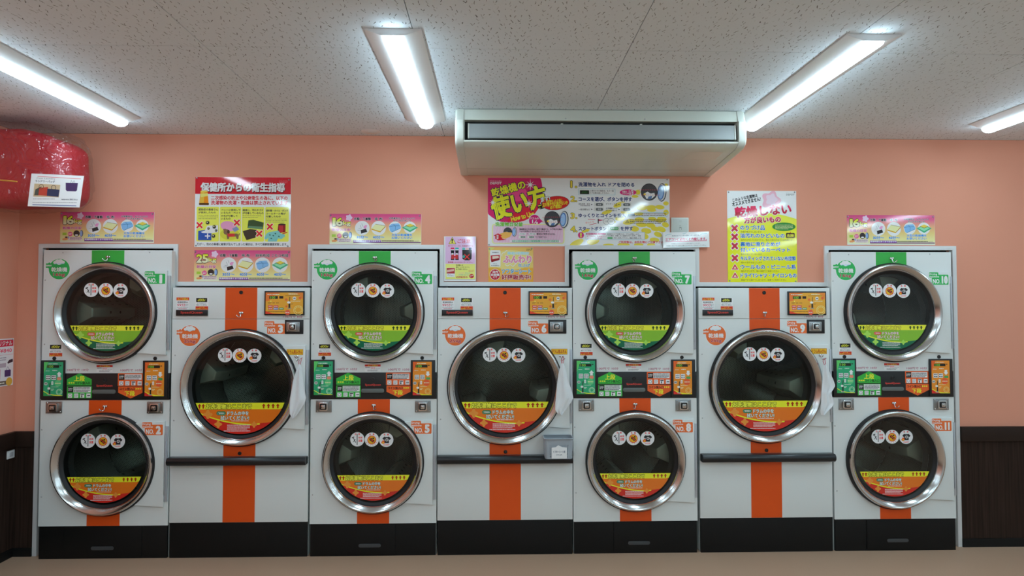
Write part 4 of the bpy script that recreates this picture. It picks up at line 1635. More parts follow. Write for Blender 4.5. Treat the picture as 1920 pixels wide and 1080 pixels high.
# ---- hygiene notice ------------------------------------------------
def draw_hygiene(P):
    P.rect(82, 55, 1468, 300, 'B0202C')
    for k in range(30):
        x = 90 + k * 46
        P.line([(x, 298), (x + 30, 57)], 3, 'A41A28')
    depot(P, 1296, 94, 1420, 140, 'C8606C')
    P.text('保健所からの衛生指導', 172, 152, 1384, 276, '5A0E16', 0.05)
    P.text('保健所からの衛生指導', 164, 140, 1376, 264, 'E6EBEE', 0.042)
    # orange beacon lamp
    P.poly([(160, 262), (262, 262), (278, 440), (142, 440)], 'C87A1C')
    P.poly([(165, 272), (215, 270), (210, 430), (150, 432)], 'E0A23C')
    P.poly([(160, 300), (265, 290), (268, 330), (165, 350)], 'EAC46A')
    P.ell(210, 264, 52, 14, 'E8B450')
    P.rect(140, 432, 284, 462, '4A3218', 10)
    P.text('二次感染の防止や公衆衛生の為に、以下の', 312, 326, 1420, 384, 'B02434', 0.026)
    P.text('洗濯物の洗濯・乾燥は禁止されています', 312, 396, 1424, 456, 'B02434', 0.026)
    yb = 'CDD454'
    for x0, x1 in ((108, 432), (442, 752), (762, 1086), (1098, 1442)):
        P.rect(x0, 486, x1, 986, yb, 18)
    ink = '2E3440'
    P.text('感染症の患者さん', 134, 510, 418, 542, ink, 0.022)
    P.text('が使用したもの', 134, 554, 382, 582, ink, 0.022)
    P.text('ペットに使用して', 462, 516, 738, 546, ink, 0.022)
    P.text('いるもの・ペット', 462, 558, 738, 586, ink, 0.022)
    P.text('の毛が付着して', 462, 600, 698, 630, ink, 0.022)
    P.text('いるもの', 462, 642, 596, 672, ink, 0.022)
    P.text('極度に、汚れやゴミ', 772, 516, 1066, 548, ink, 0.022)
    P.text('が付着しているもの', 772, 560, 1072, 592, ink, 0.022)
    P.text('塗料類・オイル・ボンド', 1112, 522, 1428, 554, ink, 0.022)
    P.text('コールタール等が', 1112, 566, 1394, 596, ink, 0.022)
    P.text('付着したもの', 1112, 608, 1322, 638, ink, 0.022)
    P.greek(134, 596, 414, 670, 3, '8A8E50', 0.45)
    P.greek(772, 602, 1040, 650, 2, '8A8E50', 0.45)
    P.greek(1112, 648, 1414, 714, 3, '8A8E50', 0.45)
    # 1: bedding with germs
    P.poly([(134, 836), (240, 816), (326, 836), (326, 970), (134, 970)], '1E4C9C')
    P.poly([(170, 850), (230, 830), (262, 760), (420, 752), (420, 850), (330, 868), (200, 866)], 'C4D4E2')
    P.cross(270, 908, 38, 16, 'DCE4EA', 45)
    for x, y, r in ((268, 716, 24), (365, 776, 24), (282, 800, 16), (392, 828, 16), (356, 908, 24)):
        for a in range(0, 360, 30):
            P.line([(x + r * 0.7 * math.cos(R(a)), y + r * 0.7 * math.sin(R(a))), (x + r * 1.4 * math.cos(R(a)), y + r * 1.4 * math.sin(R(a)))], 4, '262C22')
        P.ell(x, y, r, r, '262C22')
        P.ell(x - r * 0.2, y - r * 0.2, r * 0.35, r * 0.35, 'C8CCB0')
    # 2: blanket and dog
    P.ell(590, 880, 140, 86, 'B4BC3E')
    P.ell(572, 766, 120, 72, 'C08CB0', 10)
    P.poly([(620, 800), (690, 770), (726, 810), (660, 850)], '6E84A8')
    dog = '6E5A44'
    P.ell(545, 850, 46, 40, dog)
    P.poly([(492, 806), (530, 802), (560, 836), (540, 860), (500, 830)], dog)
    P.ell(570, 846, 18, 30, '3C3024')
    P.poly([(540, 870), (700, 872), (722, 900), (714, 950), (690, 950), (680, 915), (585, 915), (580, 950), (552, 950)], dog)
    P.poly([(712, 884), (736, 862), (730, 900)], dog)
    P.poly([(556, 872), (662, 872), (660, 916), (570, 920), (556, 890)], 'B02E34')
    # 3: dirty cloths
    P.poly([(856, 680), (930, 672), (1078, 712), (1066, 812), (844, 792)], '2F4A30')
    P.poly([(860, 760), (1060, 770), (1062, 812), (850, 790)], '4E7A60')
    P.poly([(776, 836), (880, 806), (990, 816), (960, 930), (832, 966), (800, 900)], '33332C')
    # 4: spilt can and overall
    P.poly([(1290, 740), (1396, 732), (1396, 850), (1300, 862), (1282, 820)], '7A2026')
    P.ell(1342, 738, 54, 14, '3E2A2A')
    P.rect(1300, 752, 1360, 850, 'A83038')
    P.line([(1310, 850), (1330, 880), (1420, 852)], 14, 'A83028')
    P.poly([(1112, 880), (1150, 850), (1290, 826), (1330, 870), (1380, 880), (1392, 906), (1340, 950), (1290, 940), (1270, 984), (1140, 984), (1150, 930), (1120, 960), (1092, 940)], '6AB0B0')
    for x, y in ((1170, 890), (1220, 900), (1250, 870), (1190, 940), (1300, 910)):
        P.ell(x, y, 12, 9, '2E5A5C', 30)
    for x, y in ((152, 752), (690, 714), (1016, 872), (1168, 770)):
        P.cross(x, y, 62, 36, 'E4E4DC')
        P.cross(x, y, 56, 26, 'C0302C')
    P.text('万が一、他のお客様に被害が及んでしまった場合は、すべて損害賠償請求致します。', 116, 1006, 1424, 1044, '2A3140', 0.02)


sheet('hygiene_poster', 'red and white hygiene notice with four yellow boxes', 'poster', (365.6, 332, 545.5, 463),
      draw_hygiene, (355, 325, 7.715), tacks=((104, 70), (1438, 92), (104, 1046), (1432, 1052)))


# ---- drying-time signs ---------------------------------------------
def time_common(P, kg, W):
    """left third and foot shared by the drying-time signs; drawn in the 25 kg sign's crop"""
    P.grad(90, 90, 1820, 650, [(90, 'B23F76'), (180, 'BC5A80'), (300, 'CE9478'), (430, 'D6B478'), (560, 'DCC68C'), (650, 'DCD2B0')])
    P.grad(90, 610, 535, 650, [(610, 'DCD0A8'), (650, 'DDD8C0')])
    P.flower(455, 160, 66, 'D2B4CE', 5, 0.14)
    for ch, a, b in ((('1', 152, 196), ('6', 214, 336)) if kg[0] == '1' else (('2', 134, 232), ('5', 238, 336))):
        P.text(ch, a, 170, b, 310, 'E8DC3C', 0.045, '2C2A14', 0.095, col2='E8E6B0')
    P.text('kg', 346, 220, 484, 318, 'E8DC3C', 0.03, '2C2A14', 0.085, col2='E8E6B0')
    P.text('乾燥の目安', 136, 360, 480, 412, 'B04C86', 0.03, 'E4D4D4', 0.07)
    P.rect(134, 472, 208, 520, '8EB43C')
    P.ell(275, 496, 44, 42, 'C24A82')
    P.greek(245, 474, 306, 520, 2, 'EAD0DC')
    P.ell(392, 486, 58, 58, '2E2A2C')
    P.ell(392, 516, 30, 14, 'C8CCD4')
    P.ell(482, 484, 32, 62, '44506E')
    P.ell(476, 484, 22, 52, '7FA4D8')
    P.rect(240, 548, 500, 616, 'D8BCC0', 8)
    P.poly([(130, 585), (220, 560), (240, 590), (200, 612), (140, 612)], 'DE8A5A')
    P.ell(205, 556, 26, 14, '4A3434')
    P.ell(246, 560, 16, 24, '8A92B4')
    P.greek(270, 552, 490, 612, 3, '6A4A5C', 0.45)
    P.rect(538, 612, 1814, 630, '5A2A6C')
    P.rect(538, 576, 1062, 614, '7A52A0')
    P.text('乾燥時間はあくまで目安です', 548, 580, 1052, 610, 'DCD0E4', 0.02)
    P.greek(1074, 580, 1680, 604, 1, '3A3034', 0.8)
    depot(P, 1690, 578, 1784, 604, '8A8468')


def icon(P, kind, cx, cy, r):
    P.ell(cx, cy, r, r * 0.97, 'D3DFE4', n=32)
    if kind == 0:       # clothes
        P.poly([(cx - 60, cy - 10), (cx - 30, cy - 60), (cx, cy - 90), (cx + 20, cy - 60), (cx + 10, cy + 80), (cx - 80, cy + 70), (cx - 95, cy + 20)], 'E4E9EC')
        for a, b in (((cx - 90, cy + 40), (cx - 20, cy + 36)), ((cx - 70, cy + 10), (cx - 10, cy + 5)), ((cx - 40, cy - 55), (cx - 20, cy - 5)), ((cx - 10, cy - 85), (cx + 12, cy - 30))):
            P.line([a, b], 5, '6A747C')
        P.poly([(cx + 20, cy - 25), (cx + 55, cy - 55), (cx + 95, cy - 50), (cx + 70, cy + 10), (cx + 30, cy + 5)], 'D08CB8')
        P.poly([(cx - 30, cy + 40), (cx + 70, cy + 10), (cx + 95, cy + 70), (cx - 20, cy + 105)], '26282C')
    elif kind == 1:     # blanket
        P.poly([(cx - 135, cy + 10), (cx - 60, cy - 75), (cx + 130, cy - 40), (cx + 35, cy + 60)], 'E4DA9C')
        P.poly([(cx - 135, cy + 10), (cx + 35, cy + 60), (cx + 30, cy + 82), (cx - 130, cy + 32)], 'B8962C')
        P.poly([(cx + 35, cy + 60), (cx + 130, cy - 40), (cx + 130, cy - 18), (cx + 30, cy + 82)], 'A07A20')
        P.line([(cx - 60, cy - 75), (cx + 130, cy - 40)], 6, '6A5A2A')
    elif kind == 2:     # duvet
        P.poly([(cx - 115, cy - 30), (cx - 60, cy - 70), (cx + 70, cy - 80), (cx + 115, cy - 10), (cx + 100, cy + 20), (cx - 60, cy + 90), (cx - 95, cy + 60)], '6FA4D0')
        P.line([(cx - 110, cy - 15), (cx - 40, cy - 30), (cx + 90, cy - 35)], 7, '3A6A98')
        P.line([(cx - 30, cy - 65), (cx + 10, cy - 20), (cx + 5, cy + 40)], 6, '3A6A98')
        P.line([(cx - 60, cy + 84), (cx + 105, cy + 14)], 7, '3A6A98')
    else:               # kotatsu quilt
        P.poly([(cx - 150, cy), (cx, cy - 70), (cx + 155, cy - 2), (cx + 4, cy + 85)], '3E9C78')
        P.poly([(cx - 110, cy - 4), (cx, cy - 60), (cx + 112, cy - 6), (cx + 4, cy + 52)], '7CC4A0')
        P.poly([(cx - 80, cy - 40), (cx + 5, cy - 74), (cx + 90, cy - 40), (cx + 5, cy - 8)], 'CDB84A')
        P.line([(cx - 80, cy - 40), (cx + 5, cy - 8), (cx + 90, cy - 40)], 7, '3A3014')


def draw_25(P):
    time_common(P, '25kg', 0)
    for i, (t_, a, b) in enumerate((('衣類・下着類', 548, 866), ('毛 布', 940, 1086), ('羽毛布団', 1190, 1442), ('こたつ布団', 1486, 1776))):
        P.text(t_, a, 156, b, 208, '24262E', 0.03, 'E0D4D8', 0.075)
    for i, cx in enumerate((706, 1014, 1318, 1632)):
        icon(P, i, cx, 352, 140)
        P.text('30分〜' if i == 0 else '40分〜', cx - 105, 492, cx + 108, 552, '2E7CC4', 0.03, 'DCE4E4', 0.075)


def draw_16(P):
    time_common(P, '16kg', 0)
    P.text('衣類・下着類', 548, 156, 866, 208, '24262E', 0.03, 'E0D4D8', 0.075)
    P.text('毛 布', 940, 156, 1086, 208, '24262E', 0.03, 'E0D4D8', 0.075)
    P.text('大物寝具は、よりふんわり', 1210, 150, 1700, 184, '24262E', 0.02, 'E0D4D8', 0.075)
    P.text('仕上げるためにも', 1290, 194, 1620, 230, '24262E', 0.02, 'E0D4D8', 0.075)
    for i, cx in enumerate((706, 1014)):
        icon(P, i, cx, 352, 138)
        P.text('30分〜' if i == 0 else '40分〜', cx - 105, 492, cx + 108, 552, '2E7CC4', 0.03, 'DCE4E4', 0.075)
    for i, cx in enumerate((1325, 1605)):
        icon(P, i + 2, cx, 342, 118)
    P.text('大型の乾燥機を', 1262, 456, 1650, 500, '2E7CC4', 0.026, 'DCE4E4', 0.075)
    P.text('お使いください', 1262, 512, 1650, 556, '2E7CC4', 0.026, 'DCE4E4', 0.075)


RECT25 = (364.4, 469.4, 544.6, 527.7)
sheet('drying_time_sign', 'pink and cream 25 kg drying-time sign below the hygiene notice', 'sign', RECT25, draw_25, (355, 460, 9.6), tacks=((110, 120), (1788, 120)), group='drying-time signs')
for k, (x0, y0, lab) in enumerate(((113.5, 398, '16 kg drying-time sign over the far left dryer, partly behind the red bag'),
                                   (616.5, 401.3, '16 kg drying-time sign over the dryer between the hygiene notice and the air conditioner'),
                                   (1583, 402.8, '16 kg drying-time sign over the far right dryer'))):
    dx, dy = x0 - 364.4, y0 - 469.4
    sheet('drying_time_sign', lab, 'sign', (x0, y0, x0 + 175.5, y0 + 57.2), draw_16, (355 + dx, 460 + dy, 9.6 * 180.2 / 175.5), tacks=((110, 120), (1788, 120)), group='drying-time signs', key='sign16')


# ---- how-to-use board ----------------------------------------------
def drum_icon(P, cx, cy, k, line=True):
    P.ell(cx, cy, 112 * k, 116 * k, '23272E', n=28)
    P.ell(cx, cy, 104 * k, 108 * k, '3A3F46', n=28)
    P.poly([(cx - 70 * k, cy + 20 * k), (cx - 20 * k, cy - 6 * k), (cx + 20 * k, cy + 20 * k), (cx + 70 * k, cy + 10 * k), (cx + 80 * k, cy + 50 * k), (cx + 30 * k, cy + 90 * k), (cx - 40 * k, cy + 90 * k)], 'DCE2E8')
    P.poly([(cx - 10 * k, cy + 60 * k), (cx + 40 * k, cy + 50 * k), (cx + 30 * k, cy + 90 * k), (cx - 20 * k, cy + 90 * k)], '4A6A9C')
    P.ell(cx - 60 * k, cy + 30 * k, 16 * k, 14 * k, 'D8B84A')
    P.ell(cx + 172 * k, cy + 4 * k, 62 * k, 124 * k, '262E38', 4)
    P.ell(cx + 168 * k, cy + 4 * k, 54 * k, 114 * k, 'A9B4B8', 4)
    P.ell(cx + 158 * k, cy + 4 * k, 44 * k, 100 * k, '3E66A8', 4)
    P.ell(cx + 155 * k, cy + 6 * k, 34 * k, 84 * k, '7FA8DC', 4)
    if line:
        for yy in (-0.25, 0.35):
            for q in range(10):
                P.rect(cx - 140 * k + q * 30 * k, cy + yy * 116 * k - 3 * k, cx - 126 * k + q * 30 * k, cy + yy * 116 * k + 3 * k, 'B83048')


def draw_howto(P):
    # magenta disc clipped to the corner
    pts = []
    for i in range(40):
        a = R(-62 + i * (200 / 39))
        pts.append((400 + 465 * math.cos(a), 230 + 495 * math.sin(a)))
    pts = [(max(80, x), max(72, y)) for x, y in pts]
    P.poly([(80, 72), (840, 72)] + pts[2:], 'B0205E')
    pts2 = [(480 + 372 * math.cos(R(-20 + i * 10)), 330 + 380 * math.sin(R(-20 + i * 10))) for i in range(14)]
    P.poly(pts2, 'BA2038')
    P.ell(500, 300, 150, 110, 'C8407C')
    depot(P, 114, 108, 276, 164, 'E8D0DC')
    P.text('乾燥機の', 125, 165, 622, 288, 'EEDC2C', 0.03, '16204A', 0.10, rot=-16)
    P.text('使い方', 128, 262, 922, 580, 'EEDC2C', 0.035, '16204A', 0.075, rot=-15, shear=0.05)
    for x, y, r in ((690, 170, 74), (672, 440, 58), (150, 428, 44)):
        for a in range(0, 360, 45):
            q = r if a % 90 else r * 1.2
            P.poly([(x + 8 * math.cos(R(a + 90)), y + 8 * math.sin(R(a + 90))), (x + q * math.cos(R(a)), y + q * math.sin(R(a))), (x - 8 * math.cos(R(a + 90)), y - 8 * math.sin(R(a + 90)))], 'E8E4E8')
    P.text('How to Use', 410, 590, 748, 660, 'EEDC2C', 0.025, rot=-15)
    P.poly([(790, 495), (860, 460), (870, 510)], '1A1414')
    P.ell(1055, 432, 200, 102, '1A1414', -6, n=32)
    P.ell(1055, 432, 196, 98, 'B01C24', -6, n=32)
    P.text('まず!', 842, 340, 974, 410, 'ECF0F2', 0.03, '1A1A20', 0.085, rot=-8)
    P.text('洗濯物を入れる前に、', 916, 378, 1162, 420, 'F0C42C', 0.015, rot=-6)
    P.text('忘れ物や汚れ物がないか', 868, 412, 1232, 472, 'F0C42C', 0.02, rot=-6)
    P.text('必ず確認!!', 976, 460, 1142, 512, 'F0C42C', 0.02, rot=-6)
    P.ell(752, 690, 88, 96, 'E4DCE2', n=28)
    P.poly([(826, 660), (872, 696), (826, 724)], 'B4206E')
    P.ell(752, 690, 80, 88, 'B4206E', n=28)
    P.text('ドラムの', 694, 640, 810, 668, 'F0E8EE', 0.02)
    P.text('1', 718, 676, 728, 722, 'F0E8EE', 0.03)
    P.line([(728, 752), (780, 680)], 7, 'F0E8EE')
    P.text('3', 762, 706, 798, 756, 'F0E8EE', 0.03)
    # load guide box
    P.rect(138, 734, 1182, 1022, 'D8D490', 40)
    P.rect(154, 748, 1166, 1008, 'C8AEC4', 30)
    for q in range(24):
        x = 210 + q * 40
        P.line([(x - 40, 1004), (x + 20, 752)], 9, 'C0A0BC')
    P.text('洗濯物目安量', 188, 712, 580, 770, '5CA432', 0.035, 'E8ECD8', 0.085)
    drum_icon(P, 1005, 666, 1.0)
    drum_icon(P, 366, 850, 0.56, False)
    P.poly([(250, 880), (330, 850), (430, 862), (400, 920), (330, 950), (268, 940)], 'DC9A50')
    P.poly([(160, 906), (226, 872), (286, 906), (262, 910), (290, 950), (350, 962), (230, 974), (186, 950), (186, 910)], 'A8202C')
    P.text('限\n度', 204, 896, 234, 954, 'F0E4E4', 0.02)
    ink = '2A2630'
    P.text('寝具類などの大物は、途中で裏返すと、ムラ乾きを防い', 532, 798, 1146, 822, ink, 0.012)
    P.text('でより効率よくふんわり仕上がります!', 532, 830, 964, 852, ink, 0.012)
    for a, b, y, tx in ((522, 630, 880, 'ナイロン'), (670, 776, 880, 'アクリル')):
        P.rect(a, y - 16, b, y + 16, 'E4E6E2', 15)
        P.text(tx, a + 14, y - 10, b - 14, y + 10, ink, 0.015)
    P.text('や', 640, 870, 662, 890, ink)
    P.text('素材など苦手のものは、', 782, 866, 1050, 894, ink, 0.012)
    for a in (526, 650):
        P.rect(a, 906, a + 96, 942, 'C4CCC8', 6)
        P.rect(a + 24, 912, a + 92, 936, '46605A', 12)
        P.text('低温', a + 36, 916, a + 80, 932, 'C0D0CC')
    P.text('でご利用下さい', 762, 912, 930, 938, ink, 0.012)
    P.ell(412, 984, 14, 13, 'E4EAE4')
    P.rect(430, 968, 1098, 998, '6AA890')
    P.text('洗濯物の大きさや材質によって、乾燥時間は異なります', 436, 972, 1092, 994, 'E4F0EA', 0.012)
    P.ell(1112, 984, 14, 13, 'E4EAE4')
    # right half: the four steps on a field of yellow petals
    X = 1157
    rnd_ = random.Random(8)
    for px_, py_, a, b, r_ in ((1280, 490, 80, 34, -3), (1155, 495, 78, 36, -6), (1410, 485, 68, 32, 4), (1500, 430, 40, 30, 0), (1290, 528, 66, 26, 0), (1440, 655, 70, 34, 8),
                               (1300, 655, 60, 30, 6), (1500, 560, 40, 40, 0), (1275, 750, 70, 36, 10), (1400, 680, 60, 28, 10), (1490, 740, 52, 38, 20), (1110, 665, 70, 34, 0),
                               (960, 700, 90, 40, -10), (1140, 740, 80, 34, 4), (1210, 830, 74, 40, 8), (1340, 800, 64, 34, 12), (1430, 805, 66, 38, 20), (1040, 800, 66, 40, 6),
                               (1380, 880, 60, 36, 20), (1190, 910, 54, 40, 10), (1330, 960, 70, 34, 6), (1100, 580, 70, 26, 0), (820, 450, 90, 34, -20), (640, 560, 80, 28, -18),
                               (440, 980, 92, 50, -14), (200, 1010, 110, 44, -26), (880, 1030, 90, 24, 0), (660, 1036, 80, 20, 0), (1100, 1030, 70, 22, 0), (330, 830, 60, 26, -16),
                               (830, 650, 70, 34, -8), (1090, 270, 40, 36, 0), (1505, 165, 26, 26, 0), (1050, 330, 50, 20, 0), (1280, 1030, 60, 22, 0), (920, 560, 80, 26, 0), (700, 700, 70, 30, 0)):
        P.ell(X + px_, py_, a, b, 'D8BC3E', r_)
    nav = '1A2C68'
    for n_, y0, y1 in (('1.', 112, 210), ('2.', 332, 412), ('3.', 576, 658), ('4.', 766, 850)):
        P.text(n_, X + 118, y0, X + 206, y1 - 4, 'DCB83C', 0.03, '1A1C24', 0.075)
    wo = 'DCE2E6'
    P.text('洗濯物を入れ ドアを閉める', X + 230, 130, X + 1040, 190, nav, 0.028, wo, 0.06)
    P.text('コースを選び、ボタンを押す', X + 232, 342, X + 1004, 404, nav, 0.028, wo, 0.06)
    P.text('ゆっくりとコインを投入', X + 230, 580, X + 916, 636, nav, 0.028, wo, 0.06)
    P.text('スタートボタン', X + 230, 772, X + 630, 826, nav, 0.028, wo, 0.06)
    P.text('を押す', X + 838, 768, X + 1016, 824, nav, 0.028, wo, 0.06)
    P.frame(X + 228, 220, X + 762, 314, 5, '74A8BC')
    P.rect(X + 250, 244, X + 384, 300, '0E1A12')
    P.text('d00r', X + 275, 256, X + 365, 288, '2E6A34')
    P.text('と表示された場合は、もう一度', X + 398, 238, X + 740, 264, ink, 0.01)
    P.text('ドアを閉め直して下さい。', X + 398, 272, X + 676, 296, ink, 0.01)
    P.ell(X + 950, 272, 122, 44, 'B4206E', n=28)
    P.text('容量は\nドラムの', X + 866, 248, X + 956, 300, 'F0E8EE', 0.015)
    P.text('1/3', X + 962, 240, X + 1024, 306, 'F0E8EE', 0.02)
    drum_icon(P, X + 1256, 266, 1.08)
    for a, y, tx in ((230, 432, '羽毛布団・毛布'), (626, 428, 'デリケート品'), (230, 510, '一般衣類など'), (626, 492, '化学繊維シャツ')):
        P.text(tx, X + a, y, X + a + 165, y + 26, ink, 0.01)
    P.greek(X + 258, 460, X + 396, 476, 1, ink)
    P.greek(X + 756, 456, X + 796, 472, 1, ink)
    P.text('おしゃれ着など', X + 626, 524, X + 790, 546, ink, 0.01)
    for a, y in ((412, 450), (412, 520), (808, 450), (808, 520)):
        P.poly([(X + a, y - 10), (X + a + 22, y), (X + a, y + 10)], ink)
        P.rect(X + a + 40, y - 30, X + a + 186, y + 28, 'B4BEC0', 6)
        P.rect(X + a + 68, y - 20, X + a + 172, y + 20, '50585C', 18)
        P.text('高温' if a < 500 else '低温', X + a + 96, y - 12, X + a + 144, y + 12, 'C4CCD0')
    P.frame(X + 932, 560, X + 1516, 628, 5, '74A8BC')
    P.rect(X + 946, 578, X + 1046, 614, '0E1A12')
    P.greek(X + 1056, 572, X + 1500, 616, 2, ink, 0.55)
    # hand, slot and coins
    P.line([(X + 362, 664), (X + 470, 668)], 7, 'A83040')
    P.line([(X + 386, 746), (X + 490, 722)], 7, 'A83040')
    P.text('ゆっくり', X + 332, 694, X + 450, 724, 'C86A5A', 0.01, rot=-6)
    P.rect(X + 508, 656, X + 522, 726, '1A1C20')
    P.poly([(X + 522, 664), (X + 600, 676), (X + 522, 690)], 'A8405A')
    for x in (634, 700):
        P.ell(X + x, 694, 50, 48, '70787C', n=24)
        P.ell(X + x, 694, 45, 43, 'C4CACC', n=24)
        P.text('100', X + x - 24, 682, X + x + 24, 706, '7A8488')
    P.poly([(X + 936, 664), (X + 966, 716), (X + 906, 716)], '2A2A20')
    P.poly([(X + 936, 674), (X + 957, 711), (X + 915, 711)], 'D8BC3E')
    P.text('!', X + 932, 682, X + 940, 708, '2A2A20', 0.02)
    P.greek(X + 972, 660, X + 1506, 730, 3, ink, 0.5)
    P.rect(X + 652, 760, X + 824, 830, 'A9B6B2', 8)
    P.rect(X + 686, 774, X + 808, 818, '3A8C4E', 20)
    P.text('スタート', X + 700, 784, X + 796, 808, 'DCF0E0', 0.02)
    P.ell(X + 264, 894, 44, 44, 'B4206E', n=28)
    P.text('!', X + 254, 866, X + 272, 922, 'E8D23C', 0.04)
    P.rect(X + 332, 848, X + 1190, 956, 'D6DEE0')
    P.frame(X + 332, 846, X + 1190, 958, 5, '74A8BC')
    P.rect(X + 340, 862, X + 620, 890, 'A83068', 10)
    P.text('途中でドラムを開けたいとき', X + 352, 866, X + 610, 886, 'F0E0E8', 0.01)
    P.text('終了直前は、乾燥途中で', X + 350, 898, X + 620, 918, 'A83068', 0.01)
    P.text('止めることができます', X + 350, 926, X + 574, 948, 'A83068', 0.01)
    P.text('乾燥途中にドアを開けると、ドラムが停止します。', X + 636, 866, X + 1112, 888, ink, 0.01)
    P.text('ドアを閉め、変更したい温度のボタンを押し、再度', X + 636, 892, X + 1130, 912, ink, 0.01)
    P.rect(X + 646, 920, X + 722, 948, '4A9C64', 8)
    P.text('ボタンを押して下さい。運転を再開します。', X + 736, 922, X + 1142, 946, ink, 0.01)
    P.text('ご利用後は、お忘れ物にご注意下さい。', X + 812, 974, X + 1470, 1010, 'B02430', 0.026, wo, 0.05)


sheet('instruction_board', 'wide how-to-use board with numbered steps below the air conditioner', 'poster', (915.4, 334.3, 1256.2, 461.8),
      draw_howto, (905, 325, 7.715), tacks=((97, 1036), (2676, 84)))


# ---- fabric-softener sheet poster ---------------------------------
def draw_soft(P):
    P.grad(968, 305, 1865, 998, [(305, 'D0A45A'), (480, 'D6B068'), (700, 'D8B468'), (730, 'D09A3C'), (998, 'CC9038')])
    P.ell(1420, 560, 420, 200, 'D8BC78')
    P.poly([(968, 305), (1100, 305), (968, 420)], 'B8BC6A')
    P.rect(1000, 366, 1210, 696, 'DCE2E4', 20)
    P.text('乾燥機専用', 1046, 402, 1168, 420, '3A2A2A', 0.02)
    P.poly([(1014, 470), (1196, 458), (1192, 560), (1030, 606), (1016, 560)], 'A02A32')
    P.poly([(1046, 486), (1170, 478), (1180, 520), (1050, 544)], 'D0BCB0')
    P.poly([(1016, 560), (1192, 528), (1192, 560), (1030, 606)], '7A1A22')
    P.text('2枚入り', 1060, 628, 1138, 644, '3A3A3C', 0.01)
    P.text('¥100(税込)', 1024, 660, 1182, 684, '2A2A2C', 0.02)
    P.line([(1236, 488), (1236, 440), (1262, 414), (1296, 416), (1304, 384), (1346, 370)], 14, 'E6E6D8')
    P.text('繊維の風合いを保ち静電気を防ぐ', 1350, 396, 1784, 452, '86C0C8', 0.02, 'D8E4DC', 0.08)
    P.text('ふんわり', 1270, 476, 1826, 616, 'C07C9C', 0.05, 'F0E8E4', 0.11)
    P.line([(1300, 650), (1350, 680), (1400, 650), (1460, 690), (1530, 620)], 16, 'E6E2CC')
    P.text('仕上げ', 1566, 636, 1800, 698, '5A94BC', 0.035, 'E6EAE4', 0.09)
    P.text('ソフターシート', 1236, 738, 1818, 826, '4A90BE', 0.04, 'E6EAE4', 0.09)
    P.poly([(1180, 880), (1214, 914), (1170, 916)], 'A01C2C')
    P.ell(1102, 852, 106, 112, 'E6E4DC', n=32)
    P.ell(1102, 852, 98, 104, 'A01C2C', n=32)
    P.text('店内', 1050, 776, 1160, 822, 'F0E8E4', 0.03)
    P.text('自販機', 1024, 830, 1186, 880, 'F0E8E4', 0.03)
    P.text('にて', 1066, 888, 1140, 924, 'F0E8E4', 0.03)
    P.text('好評販売中!', 1232, 852, 1816, 952, '8C2030', 0.035, 'F0EAE4', 0.085)
    depot(P, 1728, 326, 1842, 370, '6A5A3A')


sheet('softener_poster', 'orange square softener sheet poster below the how-to-use board', 'poster', (915.7, 463.6, 999.8, 528.6), draw_soft, (825, 435, 10.667), base=None, tacks=((990, 338), (1836, 328)))


# ---- laminated caution sheet --------------------------------------
def draw_caution(P):
    P.rect(106, 98, 704, 636, 'BBA4C8')
    P.rect(112, 636, 704, 940, 'D4CE76')
    P.poly([(244, 96), (324, 244), (168, 244)], '3A3420')
    P.poly([(244, 112), (312, 236), (180, 236)], 'DCC05A')
    P.text('!', 234, 140, 254, 216, '2A2620', 0.04)
    P.text('ご注意', 350, 142, 608, 220, 'B02E44', 0.02)
    P.text('香り付けビーズは、乾燥機専用では', 164, 262, 660, 294, 'A02E4C', 0.01)
    for x, c in ((250, 'B8305C'), (338, '3E9CA0')):
        P.rect(x - 36, 312, x + 36, 350, c, 8)
        P.rect(x - 30, 346, x + 30, 366, 'D4DCE0')
        P.poly([(x - 36, 366), (x + 36, 366), (x + 30, 450), (x + 38, 560), (x - 34, 560), (x - 26, 450)], '1C1A22')
        P.rect(x - 24, 450, x + 24, 540, 'A8343C', 8)
        P.ell(x, 440, 24, 20, 'B8C0C8')
    P.rect(446, 312, 500, 360, '58A8A8', 8)
    P.rect(520, 318, 570, 356, 'D8A8A0', 8)
    P.rect(576, 312, 630, 360, '2A3450', 8)
    P.poly([(444, 360), (636, 360), (630, 540), (590, 566), (500, 566), (450, 540)], '231F22')
    P.ell(476, 490, 24, 30, '3E9088')
    P.cross(540, 496, 72, 20, 'BC3230')
    P.cross(296, 496, 60, 18, 'BC3230')
    P.text('乾燥機へは入れないでください。', 160, 590, 654, 620, 'A02E4C', 0.015)
    P.rect(132, 714, 300, 898, 'DCE0E2')
    P.rect(136, 718, 296, 830, '9A343A')
    P.poly([(140, 760), (280, 740), (280, 780), (140, 806)], 'C8A4A0')
    P.text('2枚入り', 150, 842, 220, 860, '3A3A3C')
    P.text('¥100(税込)', 150, 868, 280, 886, '3A3A3C', 0.01)
    P.text('乾燥機には', 320, 650, 460, 674, '2A2A24', 0.02)
    P.text('専用「ソフターシート」', 320, 690, 586, 716, '2A2A24', 0.015)
    P.text('をご利用ください。', 320, 730, 548, 758, '2A2A24', 0.015)
    P.greek(572, 756, 680, 796, 2, 'B85A50', 0.5)
    P.text('ふんわり', 370, 806, 484, 832, 'C49AA0', 0.01)
    P.text('仕上げ', 504, 808, 604, 832, '5E9CB0', 0.015)
    P.text('ソフターシート', 372, 844, 574, 872, '3E86A8', 0.02)
    P.text('好評販売中!', 322, 886, 560, 922, 'A83238', 0.02)
    P.ell(632, 882, 46, 42, 'A8242C')
    P.text('店内自販機\nにて', 602, 862, 664, 904, 'F0E4DC', 0.01)
    P.rect(106, 940, 704, 948, '8A8490')


